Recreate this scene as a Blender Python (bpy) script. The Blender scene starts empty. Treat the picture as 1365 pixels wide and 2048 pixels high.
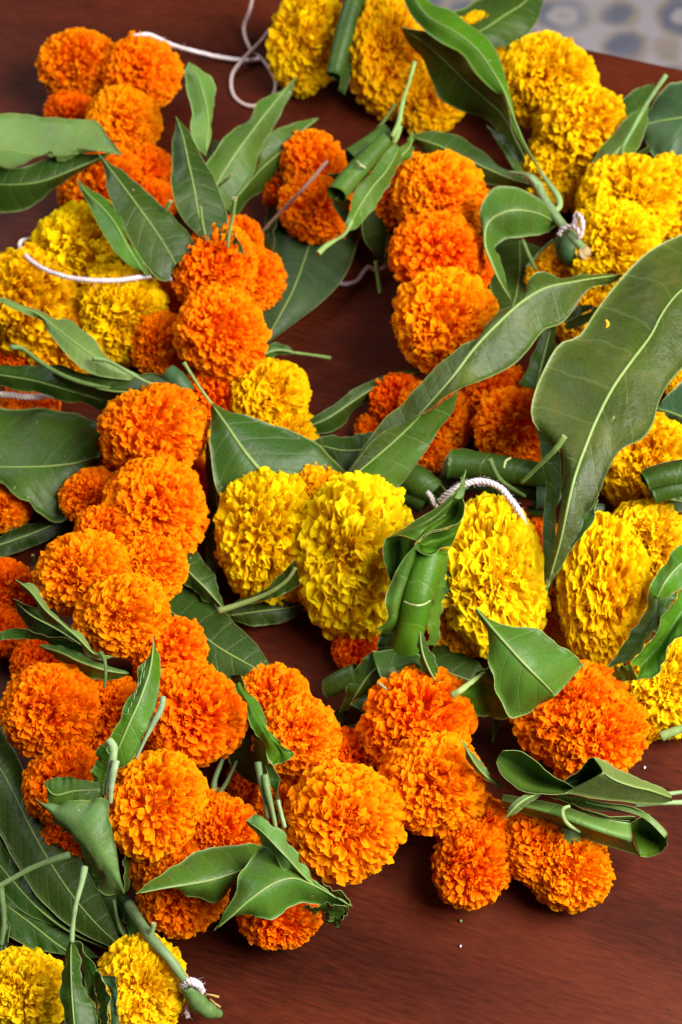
import bpy, math, random
import numpy as np
from mathutils import Vector, Matrix

# ------------------------------------------------------------------ camera, world, lamps, exposure
scene = bpy.context.scene
COL = scene.collection
F = 3693.0                      # focal length in pixels of the 1365 x 2048 photograph
PITCH = math.radians(55)
fwd = np.array([0, math.cos(PITCH), -math.sin(PITCH)])
rgt = np.array([1.0, 0, 0]); upv = np.array([0, math.sin(PITCH), math.cos(PITCH)])
CAM = np.array([0, 0, .03]) - fwd * 1.0
cd = bpy.data.cameras.new('camera'); cam = bpy.data.objects.new('camera', cd); COL.objects.link(cam)
cam.location = CAM; cam.rotation_euler = (math.pi/2 - PITCH, 0, 0)
cd.sensor_fit = 'VERTICAL'; cd.sensor_height = 36; cd.sensor_width = 24; cd.lens = F*36/2048
cd.clip_start = .01; cd.clip_end = 30
cd.dof.use_dof = True; cd.dof.focus_distance = .865; cd.dof.aperture_fstop = 12
scene.camera = cam
world = bpy.data.worlds.new('World'); scene.world = world; world.use_nodes = True
bg = world.node_tree.nodes['Background']; bg.inputs[0].default_value = (1, .96, .92, 1); bg.inputs[1].default_value = .045
scene.view_settings.view_transform = 'Standard'; scene.view_settings.look = 'None'; scene.view_settings.exposure = 0.0
def window_lamp(name, loc, target, w, h, power, color):
    l = bpy.data.lights.new(name, 'AREA'); l.shape = 'RECTANGLE'; l.size = w; l.size_y = h; l.energy = power; l.color = color
    o = bpy.data.objects.new(name, l); COL.objects.link(o); o.location = loc
    o.rotation_euler = (Vector(target) - Vector(loc)).to_track_quat('-Z', 'Y').to_euler()
window_lamp('window_light', (.85, -.28, 1.08), (.0, -.02, 0), .9, .9, 55, (1, .965, .92))
window_lamp('back_window_light', (-.95, 1.05, 1.25), (0, .1, 0), .9, .7, 20, (.95, .97, 1))

# ------------------------------------------------------------------ small helpers
def at(px, py, z):
    """the point at height z (metres) that the photograph shows at pixel px, py"""
    d = fwd + rgt*((px-682.5)/F) + upv*((1024-py)/F)
    return CAM + d*((z-CAM[2])/d[2])
def depth(p): return float((np.asarray(p)-CAM) @ fwd)
def link(o, parent=None):
    COL.objects.link(o)
    if parent is not None: o.parent = parent
    return o
def tag(o, label=None, cat=None, group=None, kind=None):
    if label: o['label'] = label
    if cat: o['category'] = cat
    if group: o['group'] = group
    if kind: o['kind'] = kind
    return o
def empty(name, loc, label, cat, group=None):
    o = bpy.data.objects.new(name, None); o.empty_display_size = .01; link(o); put(o, loc)
    return tag(o, label, cat, group)
def crom(P, n):
    """n points on a Catmull-Rom spline through P, evenly spaced by length"""
    P = np.asarray(P, float)
    if len(P) == 2: P = np.stack([P[0], (P[0]+P[1])/2, P[1]])
    Q = np.concatenate([[2*P[0]-P[1]], P, [2*P[-1]-P[-2]]]); out = []
    for i in range(1, len(Q)-2):
        t = np.linspace(0, 1, 13)[:-1, None]; a, b, c, d = Q[i-1], Q[i], Q[i+1], Q[i+2]
        out.append(.5*((2*b)+(c-a)*t+(2*a-5*b+4*c-d)*t**2+(3*b-a-3*c+d)*t**3))
    out.append(P[-1:]); C = np.concatenate(out)
    s = np.concatenate([[0], np.cumsum(np.linalg.norm(np.diff(C[:, :2] if C.shape[1] == 2 else C, axis=0), axis=1))])
    u = np.linspace(0, s[-1], n)
    return np.stack([np.interp(u, s, C[:, k]) for k in range(C.shape[1])], 1)
def noise1(x, seed):
    r = np.random.default_rng(seed); return sum(r.uniform(.4, 1)/(k+1)*np.sin(x*(k+1)*r.uniform(.8, 1.3)+r.uniform(0, 6.28)) for k in range(4))

# ------------------------------------------------------------------ petals and blooms
def petal_canon(rng, nu=11, nt=7, amp=0.085, curl=1.0, hw=0.17, L=0.62, frill=0.03):
    """one ruffled petal: X across, Y curl side, Z outward from its base; returns (nt*nu,3)"""
    u=np.linspace(-1,1,nu)[None,:]; t=np.linspace(0,1,nt)[:,None]**.75
    f = rng.uniform(.75,1.5)
    ph=rng.uniform(0,6.28); ph2=rng.uniform(0,6.28); ph3=rng.uniform(0,6.28)
    k=curl*rng.uniform(.45,1.45)
    # the curl differs across the width, so the margin waves
    a=k*np.clip((t-.50)/.50,0,1)**1.3*(1+.6*np.sin(2*math.pi*f*u*.5+ph3))
    td=np.diff(t,axis=0)
    cz=np.concatenate([np.zeros((1,nu)),np.cumsum(np.cos((a[1:]+a[:-1])/2)*td,axis=0)])
    cy=np.concatenate([np.zeros((1,nu)),np.cumsum(np.sin((a[1:]+a[:-1])/2)*td,axis=0)])
    width=hw*(.22+1.0*t**1.5)
    tip=1-.20*np.abs(u)**2.6*t**3
    x=width*np.sin(u*1.25)/np.sin(1.25)*(1-.18*np.abs(u)**3*t**6)
    z=cz*L*tip; y=cy*L*tip
    wv=amp*t**2.2*np.sin(2*math.pi*f*u+ph)+frill*t**6*np.sin(9*u+ph2)
    y=y+wv*np.cos(a); z=z-wv*np.sin(a)*.5
    y=y+rng.uniform(-.08,.12)*u**2*t**2
    return np.stack([x+0*y,y,z],-1).reshape(-1,3)

def _faces(nu,nt,off=0):
    i=np.arange(nt-1)[:,None]*nu+np.arange(nu-1)[None,:]
    i=i.reshape(-1)+off
    return np.stack([i,i+1,i+nu+1,i+nu],-1)

def raw_mesh(name,V,Fq,tone=None,smooth=True):
    me=bpy.data.meshes.new(name)
    me.vertices.add(len(V)); me.vertices.foreach_set('co',np.asarray(V,dtype=np.float32).ravel())
    n=len(Fq); me.loops.add(n*4); me.polygons.add(n)
    me.loops.foreach_set('vertex_index',np.asarray(Fq,dtype=np.int32).ravel())
    me.polygons.foreach_set('loop_start',np.arange(0,n*4,4,dtype=np.int32))
    me.update(calc_edges=True)
    if smooth: me.polygons.foreach_set('use_smooth',np.ones(n,dtype=bool))
    if tone is not None:
        at=me.attributes.new('tone','FLOAT_COLOR','POINT')
        at.data.foreach_set('color',np.asarray(tone,dtype=np.float32).ravel())
    me.validate(); return me

NU,NT=11,7
_prng=np.random.default_rng(11)
CANON={False:[petal_canon(_prng,NU,NT,amp=.060,curl=1.05,hw=.118,L=.54,frill=.022) for k in range(14)],
       True:[petal_canon(_prng,NU,NT,amp=.072,curl=1.1,hw=.138,L=.58,frill=.026) for k in range(14)]}
def petal_tone(rng,nu=NU,nt=NT):
    t=np.repeat(np.linspace(0,1,nt),nu); u=np.tile(np.abs(np.linspace(-1,1,nu)),nt)
    edge=np.maximum(t**3,0)
    return np.stack([t,edge,np.full_like(t,rng.uniform()),np.ones_like(t)],-1)

def flower_places(seed,yellow):
    """frames (origin, 3x3 rows X Y Z, canonical index) of all the petals of a unit flower, axis +Z"""
    rng=np.random.default_rng(seed)
    N=450 if yellow else 560
    thmax=2.05 if yellow else 2.25
    k=np.arange(N)+.5
    cth=1-(1-math.cos(thmax))*k/N
    th=np.arccos(cth)+rng.normal(0,.05,N); ph=k*2.399963+rng.normal(0,.07,N)
    blobs=[(rng.uniform(0,1.9),rng.uniform(0,6.28),rng.uniform(-.17,.12),rng.uniform(.30,.6)) for _ in range(11)]
    out=[]
    for i in range(N):
        T,P=th[i],ph[i]
        d=np.array([math.sin(T)*math.cos(P),math.sin(T)*math.sin(P),math.cos(T)])
        R=.97+rng.normal(0,.036)
        for (bt,bp,ba,bs) in blobs:
            b=np.array([math.sin(bt)*math.cos(bp),math.sin(bt)*math.sin(bp),math.cos(bt)])
            R+=ba*math.exp(-(1-d@b)/(bs*bs))
        R-=.10*math.exp(-(T/.28)**2)
        # petals lean back: Z row between the radial and the axis
        z=d+np.array([0,0,.30])*(1 if T>.5 else 0)+rng.normal(0,.10,3); z/=np.linalg.norm(z)
        n=np.array([math.cos(T)*math.cos(P),math.cos(T)*math.sin(P),-math.sin(T)])  # away from the axis
        ang=rng.normal(0,.85 if T>.45 else 1.8)
        side=np.cross(z,n); 
        y=n*math.cos(ang)+side*math.sin(ang); y-=z*(y@z); y/=np.linalg.norm(y)
        x=np.cross(y,z)
        s=rng.uniform(.86,1.14)*(.8 if T<.5 else 1)
        base=d*(R-.60*s*(.66 if not yellow else .68))
        out.append((base,np.stack([x,y,z])*s,int(rng.integers(14))))
    return out

def flower_mesh(name,seed,yellow,picked=0):
    rng=np.random.default_rng(seed+500)
    pl=flower_places(seed,yellow)
    pick=set(rng.choice(len(pl),picked,replace=False).tolist()) if picked else set()
    V=[];F=[];T=[];off=0
    for i,(b,M,c) in enumerate(pl):
        if i in pick: continue
        p=CANON[yellow][c]@M+b
        V.append(p);F.append(_faces(NU,NT,off));T.append(petal_tone(rng));off+=len(p)
    # dense heart of the flower
    a=np.linspace(0,2*math.pi,25)[:-1]; bts=np.linspace(.02,3.12,14)
    core=np.array([[.55*math.sin(t)*math.cos(q),.55*math.sin(t)*math.sin(q),.55*math.cos(t)] for t in bts for q in a])
    fc=[]
    for r in range(13):
        for q in range(24):
            fc.append([off+r*24+q,off+r*24+(q+1)%24,off+(r+1)*24+(q+1)%24,off+(r+1)*24+q])
    V.append(core);F.append(np.array(fc));tt=np.zeros((len(core),4));tt[:,3]=1;T.append(tt)
    me=raw_mesh(name,np.concatenate(V),np.concatenate(F),np.concatenate(T))
    return me,[pl[i] for i in sorted(pick)]

def petal_material(name):
    m=bpy.data.materials.new(name); m.use_nodes=True; nt=m.node_tree; N=nt.nodes; L=nt.links
    N.clear()
    out=N.new('ShaderNodeOutputMaterial'); oi=N.new('ShaderNodeObjectInfo'); at=N.new('ShaderNodeAttribute'); at.attribute_name='tone'
    sep=N.new('ShaderNodeSeparateColor'); L.new(at.outputs['Color'],sep.inputs[0])
    hsv=N.new('ShaderNodeHueSaturation'); L.new(oi.outputs['Color'],hsv.inputs['Color'])
    # base of a petal is redder than its frilled edge
    mr=N.new('ShaderNodeMapRange'); L.new(sep.outputs[1],mr.inputs['Value']); mr.inputs['To Min'].default_value=.484; mr.inputs['To Max'].default_value=.507
    jit=N.new('ShaderNodeMath'); jit.operation='MULTIPLY_ADD'; L.new(sep.outputs[2],jit.inputs[0]); jit.inputs[1].default_value=.016; L.new(mr.outputs[0],jit.inputs[2])
    j2=N.new('ShaderNodeMath'); j2.operation='SUBTRACT'; L.new(jit.outputs[0],j2.inputs[0]); j2.inputs[1].default_value=.008
    L.new(j2.outputs[0],hsv.inputs['Hue'])
    tc=N.new('ShaderNodeTexCoord'); nz=N.new('ShaderNodeTexNoise'); nz.inputs['Scale'].default_value=9; L.new(tc.outputs['Object'],nz.inputs['Vector'])
    mv=N.new('ShaderNodeMapRange'); L.new(nz.outputs[0],mv.inputs['Value']); mv.inputs['To Min'].default_value=.82; mv.inputs['To Max'].default_value=1.15
    L.new(mv.outputs[0],hsv.inputs['Value'])
    pb=N.new('ShaderNodeBsdfPrincipled'); L.new(hsv.outputs[0],pb.inputs['Base Color']); pb.inputs['Roughness'].default_value=.7
    pb.inputs['Specular IOR Level'].default_value=.04
    tr=N.new('ShaderNodeBsdfTranslucent'); L.new(hsv.outputs[0],tr.inputs['Color'])
    mx=N.new('ShaderNodeMixShader'); mx.inputs[0].default_value=.40
    L.new(pb.outputs[0],mx.inputs[1]); L.new(tr.outputs[0],mx.inputs[2]); L.new(mx.outputs[0],out.inputs['Surface'])
    return m
# ------------------------------------------------------------------ materials
class Graph:
    def __init__(s, name):
        s.m = bpy.data.materials.new(name); s.m.use_nodes = True; s.t = s.m.node_tree; s.t.nodes.clear()
    def n(s, kind, **kw):
        x = s.t.nodes.new('ShaderNode'+kind)
        for k, v in kw.items():
            if k.startswith('i_'): x.inputs[k[2:].replace('_', ' ')].default_value = v
            elif k.startswith('x') and k[1:].isdigit(): x.inputs[int(k[1:])].default_value = v
            else: setattr(x, k, v)
        return x
    def l(s, a, b): s.t.links.new(a, b)
    def math(s, op, a, b=None, c=None, clamp=False):
        x = s.n('Math', operation=op); x.use_clamp = clamp
        for i, v in enumerate((a, b, c)):
            if v is None: continue
            if isinstance(v, (int, float)): x.inputs[i].default_value = v
            else: s.l(v, x.inputs[i])
        return x.outputs[0]
    def range(s, v, a, b, c, d, smooth=False):
        x = s.n('MapRange'); x.interpolation_type = 'SMOOTHSTEP' if smooth else 'LINEAR'
        s.l(v, x.inputs[0])
        for i, q in enumerate((a, b, c, d)): x.inputs[i+1].default_value = q
        return x.outputs[0]
    def mix(s, f, a, b, mode='MIX'):
        x = s.n('Mix', data_type='RGBA', blend_type=mode)
        for sock, v in ((x.inputs[0], f), (x.inputs[6], a), (x.inputs[7], b)):
            if isinstance(v, (int, float)): sock.default_value = v
            elif isinstance(v, tuple): sock.default_value = v if len(v) == 4 else (*v, 1)
            else: s.l(v, sock)
        return x.outputs[2]
    def noise(s, vec, scale, detail=3, rough=.5):
        x = s.n('TexNoise'); x.inputs['Scale'].default_value = scale; x.inputs['Detail'].default_value = detail; x.inputs['Roughness'].default_value = rough
        s.l(vec, x.inputs['Vector']); return x.outputs[0]

def leaf_material():
    s = Graph('mango_leaf'); out = s.n('OutputMaterial'); oi = s.n('ObjectInfo')
    a = s.n('Attribute', attribute_name='blade'); sp = s.n('SeparateXYZ'); s.l(a.outputs['Vector'], sp.inputs[0])
    u, v, w = sp.outputs          # across -1..1, along in cm, half width in cm
    au = s.math('ABSOLUTE', u); ax = s.math('MULTIPLY', au, w)
    tc = s.n('TexCoord'); _ = 0
    big = s.noise(tc.outputs['Object'], 28, 3); fine = s.noise(tc.outputs['Object'], 420, 4, .6); mid = s.noise(tc.outputs['Object'], 110, 3)
    # side veins: run forward and outward, curving along the margin
    wob = s.math('MULTIPLY', s.math('SUBTRACT', big, .5), .5)
    vv = s.math('ADD', s.math('SUBTRACT', v, s.math('MULTIPLY', s.math('POWER', ax, 1.25), .42)), wob)
    vv = s.math('ADD', vv, s.math('MULTIPLY', s.math('SIGN', u), .21))
    fr = s.math('ABSOLUTE', s.math('SUBTRACT', s.math('FRACT', s.math('MULTIPLY', vv, 1.45)), .5))   # 0.5 on a vein
    vein = s.range(fr, .452, .496, 0, 1, True); swell = s.range(fr, .18, .5, 0, 1, True)
    rib = s.range(ax, .015, .045, 1, 0, True)
    rim = s.range(au, .955, .995, 0, 1, True)
    tert = s.n('TexVoronoi', feature='DISTANCE_TO_EDGE'); tert.inputs['Scale'].default_value = 330; s.l(tc.outputs['Object'], tert.inputs['Vector'])
    net = s.range(tert.outputs[0], 0, .16, 1, 0, True)
    base = s.n('HueSaturation'); s.l(oi.outputs['Color'], base.inputs['Color']); s.l(s.range(big, .3, .7, .72, 1.30), base.inputs['Value']); s.l(s.range(mid, .3, .7, .485, .512), base.inputs['Hue'])
    pale = s.mix(.35, oi.outputs['Color'], (.32, .42, .11))
    c = s.mix(s.math('MULTIPLY', vein, .30), base.outputs[0], pale)
    c = s.mix(s.math('MULTIPLY', net, .10), c, pale)
    c = s.mix(s.math('MULTIPLY', rib, .8), c, (.20, .29, .07))
    c = s.mix(s.math('MULTIPLY', rim, .70), c, (.34, .42, .12))
    # dry flecks and scuffs
    fl = s.range(s.noise(tc.outputs['Object'], 190, 2), .735, .76, 0, .7); c = s.mix(fl, c, (.35, .33, .14))
    # yellow brown worn patches on the older leaves (object alpha = how worn)
    old = oi.outputs['Alpha']; pt = s.range(s.noise(tc.outputs['Object'], 33, 4, .65), .52, .70, 0, .6); c = s.mix(s.math('MULTIPLY', pt, old), c, (.125, .120, .028))
    hgt = s.math('ADD', s.math('MULTIPLY', vein, -.40), s.math('MULTIPLY', swell, -.25))
    hgt = s.math('ADD', hgt, s.math('MULTIPLY', fine, .30)); hgt = s.math('ADD', hgt, s.math('MULTIPLY', net, -.12)); hgt = s.math('ADD', hgt, s.math('MULTIPLY', mid, s.math('MULTIPLY_ADD', old, 2.6, .8)))
    bp = s.n('Bump', x0=.55, x1=.0006); s.l(hgt, bp.inputs['Height'])
    p = s.n('BsdfPrincipled'); s.l(c, p.inputs['Base Color']); s.l(s.range(fine, .3, .7, .38, .52), p.inputs['Roughness'])
    p.inputs['Specular IOR Level'].default_value = .30; s.l(bp.outputs[0], p.inputs['Normal'])
    
    tr = s.n('BsdfTranslucent'); s.l(s.mix(.5, c, (.20, .42, .01)), tr.inputs['Color']); s.l(bp.outputs[0], tr.inputs['Normal'])
    mx = s.n('MixShader', x0=.16); s.l(p.outputs[0], mx.inputs[1]); s.l(tr.outputs[0], mx.inputs[2]); s.l(mx.outputs[0], out.inputs[0])
    return s.m

def plain_material(name, color, rough=.5, scale=200, var=.25, bump=.3, spec=.4, use_obj=False, dist=.0004):
    s = Graph(name); out = s.n('OutputMaterial'); tc = s.n('TexCoord'); nz = s.noise(tc.outputs['Object'], scale, 4, .6); lo = s.noise(tc.outputs['Object'], scale/7, 2)
    h = s.n('HueSaturation')
    if use_obj: s.l(s.n('ObjectInfo').outputs['Color'], h.inputs['Color'])
    else: h.inputs['Color'].default_value = (*color, 1)
    s.l(s.range(s.math('ADD', nz, lo), .7, 1.3, 1-var, 1+var), h.inputs['Value'])
    bp = s.n('Bump', x0=bump, x1=dist); s.l(nz, bp.inputs['Height'])
    p = s.n('BsdfPrincipled'); s.l(h.outputs[0], p.inputs['Base Color']); p.inputs['Roughness'].default_value = rough; p.inputs['Specular IOR Level'].default_value = spec
    s.l(bp.outputs[0], p.inputs['Normal']); s.l(p.outputs[0], out.inputs[0]); return s.m

def wood_material():
    s = Graph('polished_red_brown_wood'); out = s.n('OutputMaterial'); tc = s.n('TexCoord')
    mp = s.n('Mapping'); mp.inputs['Scale'].default_value = (4.5, 34, 34); s.l(tc.outputs['Object'], mp.inputs['Vector'])
    mp2 = s.n('Mapping'); mp2.inputs['Scale'].default_value = (2.2, 30, 30); s.l(tc.outputs['Object'], mp2.inputs['Vector'])
    mp3 = s.n('Mapping'); mp3.inputs['Scale'].default_value = (1.3, 6, 6); s.l(tc.outputs['Object'], mp3.inputs['Vector'])
    a = s.noise(mp.outputs[0], 16, 7, .62); b = s.noise(mp2.outputs[0], 55, 4, .6); c = s.noise(mp3.outputs[0], 3, 3, .5)
    mot = s.noise(tc.outputs['Object'], 9, 3)
    g = s.math('ADD', s.math('MULTIPLY', a, .42), s.math('MULTIPLY', c, .62))
    r = s.n('ValToRGB'); e = r.color_ramp.elements
    e[0].position = .36; e[0].color = (.018, .0026, .0012, 1); e[1].position = .74; e[1].color = (.128, .0245, .0080, 1)
    k = e.new(.49); k.color = (.052, .0092, .0036, 1); k = e.new(.60); k.color = (.090, .0160, .0056, 1)
    s.l(g, r.inputs[0])
    pores = s.range(b, .57, .66, 0, .72)
    col = s.mix(pores, r.outputs[0], (.018, .004, .003))
    col = s.mix(s.range(mot, .35, .7, 0, .35), col, (.075,.0120,.0045))
    dust = s.range(s.noise(tc.outputs['Object'], 900, 1), .80, .83, 0, .35); col = s.mix(dust, col, (.30, .20, .16))
    bp = s.n('Bump', x0=.12, x1=.0002); s.l(s.math('SUBTRACT', a, pores), bp.inputs['Height'])
    p = s.n('BsdfPrincipled'); s.l(col, p.inputs['Base Color']); s.l(s.range(b, .3, .7, .34, .44), p.inputs['Roughness'])
    p.inputs['Specular IOR Level'].default_value = .09
    s.l(bp.outputs[0], p.inputs['Normal']); s.l(p.outputs[0], out.inputs[0]); return s.m

def carpet_material():
    s = Graph('patterned_carpet'); out = s.n('OutputMaterial'); tc = s.n('TexCoord')
    mp = s.n('Mapping'); s.l(tc.outputs['Object'], mp.inputs[0])
    vo = s.n('TexVoronoi'); vo.inputs['Scale'].default_value = 15; vo.inputs['Randomness'].default_value = .55; s.l(mp.outputs[0], vo.inputs['Vector'])
    d = vo.outputs['Distance']; n = s.noise(mp.outputs[0], 34, 3); n2 = s.noise(mp.outputs[0], 11, 2)
    dd = s.math('ADD', d, s.math('MULTIPLY', s.math('SUBTRACT', n, .5), .30))
    r = s.n('ValToRGB'); r.color_ramp.interpolation = 'EASE'; e = r.color_ramp.elements
    e[0].position = .03; e[0].color = (.36,.23,.14,1); e[1].position = .86; e[1].color = (.46,.42,.44,1)
    for pos, c in ((.10, (.46,.40,.39)), (.26, (.47,.43,.46)), (.33, (.155,.16,.215)), (.46, (.19,.195,.25)), (.55, (.38,.31,.26)), (.66, (.47,.43,.46))):
        k = e.new(pos); k.color = (*c, 1)
    s.l(dd, r.inputs[0])
    col = s.mix(s.range(n2, .50, .66, 0, .6), r.outputs[0], (.46, .42, .44))
    p = s.n('BsdfPrincipled'); s.l(col, p.inputs['Base Color']); p.inputs['Roughness'].default_value = .95
    bp = s.n('Bump', x0=.4, x1=.002); s.l(s.noise(tc.outputs['Object'], 500, 2), bp.inputs['Height']); s.l(bp.outputs[0], p.inputs['Normal'])
    s.l(p.outputs[0], out.inputs[0]); return s.m

M_LEAF = leaf_material()
M_STEM = plain_material('green_stem', (.16, .27, .06), .5, 260, .25, .35, .25, True)
M_RIB = plain_material('pale_midrib', (.20, .29, .07), .45, 200, .15, .2, .4)
M_CUT = plain_material('cut_stem_end', (.42, .30, .14), .8, 900, .35, .5, .2)
M_STRING = plain_material('cotton_string', (.66, .58, .58), .95, 900, .18, .6, .1, True)
M_PETAL = petal_material('marigold_petal')
M_WOOD = wood_material(); M_CARPET = carpet_material()

# ------------------------------------------------------------------ sheets and tubes
WORLD_AT = {}
def put(o, org, parent=None):
    WORLD_AT[o.name] = np.array(org, float); p = np.zeros(3)
    if parent is not None: o.parent = parent; p = WORLD_AT[parent.name]
    o.location = WORLD_AT[o.name]-p
def sheet(name, rails, parent=None, color=(.05, .12, .02), n=30, m=13, seed=1, wave=.0012, curl=0.0, groove=.0010, thick=.00028, mid=None, ripple=0, vk=.65, rib=True):
    """a leaf blade lofted through rails given as (px, py, mm above the table)"""
    R = [crom(np.array([list(p) for p in r], float), n) for r in rails]
    K = len(R); W = np.array([[at(q[0], q[1], q[2]/1000) for q in r] for r in R])      # K,n,3
    mid = (K-1)/2 if mid is None else mid
    su = np.linspace(-1, 1, m)
    pos = np.where(su < 0, mid*(1+su), mid+(K-1-mid)*su)
    grid = np.zeros((m, n, 3))
    for j in range(n):
        C = W[:, j]
        if K == 2:
            grid[:, j] = C[0]+(C[1]-C[0])*pos[:, None]
        else:
            Q = np.concatenate([[2*C[0]-C[1]], C, [2*C[-1]-C[-2]]])
            for i, q in enumerate(pos):
                k = min(int(q), K-2); t = q-k; a, b, c, d = Q[k], Q[k+1], Q[k+2], Q[k+3]
                sp = .5*((2*b)+(c-a)*t+(2*a-5*b+4*c-d)*t**2+(3*b-a-3*c+d)*t**3)
                grid[i, j] = sp if K > 3 else (.65*(b+(c-b)*t)+.35*sp if rib else sp)
    gu = np.gradient(grid, axis=0); gv = np.gradient(grid, axis=1); N = np.cross(gu, gv)
    N /= np.linalg.norm(N, axis=2, keepdims=True)+1e-12
    if N[m//2, n//2] @ -fwd < 0: N = -N; flip = True
    else: flip = False
    ln = np.concatenate([[0], np.cumsum(np.linalg.norm(np.diff(grid[m//2], axis=0), axis=1))])*100
    wd = np.linalg.norm(grid[0]-grid[m//2], axis=1)*50+np.linalg.norm(grid[-1]-grid[m//2], axis=1)*50
    x = ln/ max(ln[-1], 1)*(8+ripple)
    off = np.zeros((m, n))
    for i, q in enumerate(su):
        k = abs(q)**1.6*wave; off[i] = k*noise1(x*1.5+(0 if q < 0 else 9), seed+(q > 0)) - groove*math.exp(-(q/.16)**2)*np.clip(wd/2, 0, 1) + curl*q*q
    tip = np.sin(np.linspace(0, math.pi, n))**.4
    top = grid+N*(off*tip)[..., None]
    bot = top-N*thick
    A = top.reshape(-1, 3); B = bot.reshape(-1, 3)
    idx = np.arange(m*n).reshape(m, n)
    q = np.stack([idx[:-1, :-1], idx[1:, :-1], idx[1:, 1:], idx[:-1, 1:]], -1).reshape(-1, 4)
    if flip: q = q[:, ::-1]
    ring = np.concatenate([idx[0, :], idx[1:, -1], idx[-1, -2::-1], idx[-2:0:-1, 0]]); nx = np.roll(ring, -1)
    rimq = np.stack([ring, nx, nx+m*n, ring+m*n], -1)
    if not flip: rimq = rimq[:, ::-1]
    Fq = np.concatenate([q, q[:, ::-1]+m*n, rimq])
    org = top[m//2, n//2].copy()
    me = raw_mesh(name, np.concatenate([A, B])-org, Fq)
    at_ = me.attributes.new('blade', 'FLOAT_VECTOR', 'POINT')
    su = su if rib else .35+.65*np.abs(su)
    uv = np.stack([np.repeat(su, n), np.tile(ln*vk, m), np.tile(wd*vk, m)], -1)
    at_.data.foreach_set('vector', np.concatenate([uv, uv]).astype(np.float32).ravel())
    me.materials.append(M_LEAF)
    o = bpy.data.objects.new(name, me); o.color = (*color[:3], color[3] if len(color) > 3 else .12); link(o); put(o, org, parent)
    return o, top[m//2]+N[m//2]*.0001, org

def tube_grid(P, rad, sides=10, caps=True, org=None):
    P = np.asarray(P, float); n = len(P); T = np.gradient(P, axis=0); T /= np.linalg.norm(T, axis=1, keepdims=True)+1e-12
    ref = np.array([.31, .2, .93]); X = np.cross(T, ref); X /= np.linalg.norm(X, axis=1, keepdims=True)+1e-12; Y = np.cross(T, X)
    a = np.linspace(0, 2*math.pi, sides, endpoint=False)
    V = P[:, None]+np.asarray(rad)[:, None, None]*(X[:, None]*np.cos(a)[None, :, None]+Y[:, None]*np.sin(a)[None, :, None])
    V = V.reshape(-1, 3); idx = np.arange(n*sides).reshape(n, sides)
    q = np.stack([idx[:-1], np.roll(idx[:-1], -1, 1), np.roll(idx[1:], -1, 1), idx[1:]], -1).reshape(-1, 4)
    return V, q
def tube(name, P, rad, parent=None, material=None, color=None, sides=10, origin=None, end_cut=False, end_cut0=False, bump=0, seed=0):
    """P in metres; rad in metres, a number or a list spread along it"""
    P = np.asarray(P, float); rad = np.interp(np.linspace(0, 1, len(P)), np.linspace(0, 1, len(np.atleast_1d(rad))), np.atleast_1d(rad))
    if bump: rad = rad*(1+bump*noise1(np.linspace(0, 20, len(P)), seed))
    org = P[len(P)//2].copy() if origin is None else np.asarray(origin, float)
    V, q = tube_grid(P, rad, sides); n = len(P)
    fc = [q]; ex = []
    slots = [0]*len(q); base = len(V)
    for flag, ring, c, d in ((end_cut0, 0, P[0], P[0]-P[1]), (end_cut, n-1, P[-1], P[-1]-P[-2])):
        r = np.arange(sides)+ring*sides; inner = (V[r]-c)*.62+c-d/np.linalg.norm(d)*rad[ring]*.25
        ex.append(inner); b = base+sum(len(e) for e in ex)-sides
        f = np.stack([r, np.roll(r, -1), np.roll(np.arange(sides)+b, -1), np.arange(sides)+b], -1)
        if ring: f = f[:, ::-1]
        f = f[:, ::-1]
        ex.append(c[None]-d[None]/np.linalg.norm(d)*rad[ring]*.3); ce = b+sides
        ii = np.arange(0, sides, 2)+b
        g = np.stack([ii, ii+1, np.where(ii+2 < b+sides, ii+2, b), np.full_like(ii, ce)], -1)
        fc += [f, g]; slots += [1 if flag else 0]*(len(f)+len(g))
    me = raw_mesh(name, np.concatenate([V]+ex)-org, np.concatenate(fc))
    me.materials.append(material); me.materials.append(M_CUT)
    me.polygons.foreach_set('material_index', np.array(slots[:len(me.polygons)], dtype=np.int32))
    o = bpy.data.objects.new(name, me); link(o)
    if color is not None: o.color = (*color, 1)
    put(o, org, parent)
    return o, org
# ------------------------------------------------------------------ builders
GREEN = dict(p=(.118, .208, .046), m=(.029, .074, .006), d=(.021, .050, .0045), o=(.040, .078, .007), b=(.054, .158, .004), t=(.032, .074, .030), g=(.056, .128, .011))  # p and t put sheen into the base colour, d some shade
def pts(L): return np.array([at(x, y, z/1000) for x, y, z in crom(np.array(L, float), max(10, 7*len(L)))])
_seed = [10]
def leaf(parent, L, M, R, c='m', rib=True, label=None, name='leaf', n=30, wave=.0014, groove=.0012, curl=0., rr=.00055, stalk=None, z=None, ripple=0, m=13, vk=.65):
    """a mango leaf: left margin, midrib, right margin (px, py[, mm]); stalk = points of its petiole"""
    def zz(P): return [(p[0], p[1], p[2] if len(p) > 2 else z) for p in P]
    _seed[0] += 3
    rails = [zz(L), zz(M), zz(R)] if M else [zz(L), zz(R)]
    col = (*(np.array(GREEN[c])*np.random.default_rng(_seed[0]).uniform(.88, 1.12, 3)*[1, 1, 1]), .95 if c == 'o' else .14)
    o, midline, org = sheet(name, rails, parent, tuple(col), n=n, seed=_seed[0], wave=wave, groove=groove, curl=curl, ripple=ripple, m=m, vk=vk, rib=rib)
    if label and parent is not None: o['label'] = label
    if rib:
        P = midline[1:-1]; tube('midrib', P, np.array([.45, 1, 1, .5])*rr if stalk is None else np.array([.35, .8, 1, 1.15])*rr, o, M_RIB, None, 6)
    if stalk: petiole(o, stalk)
    return o
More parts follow.
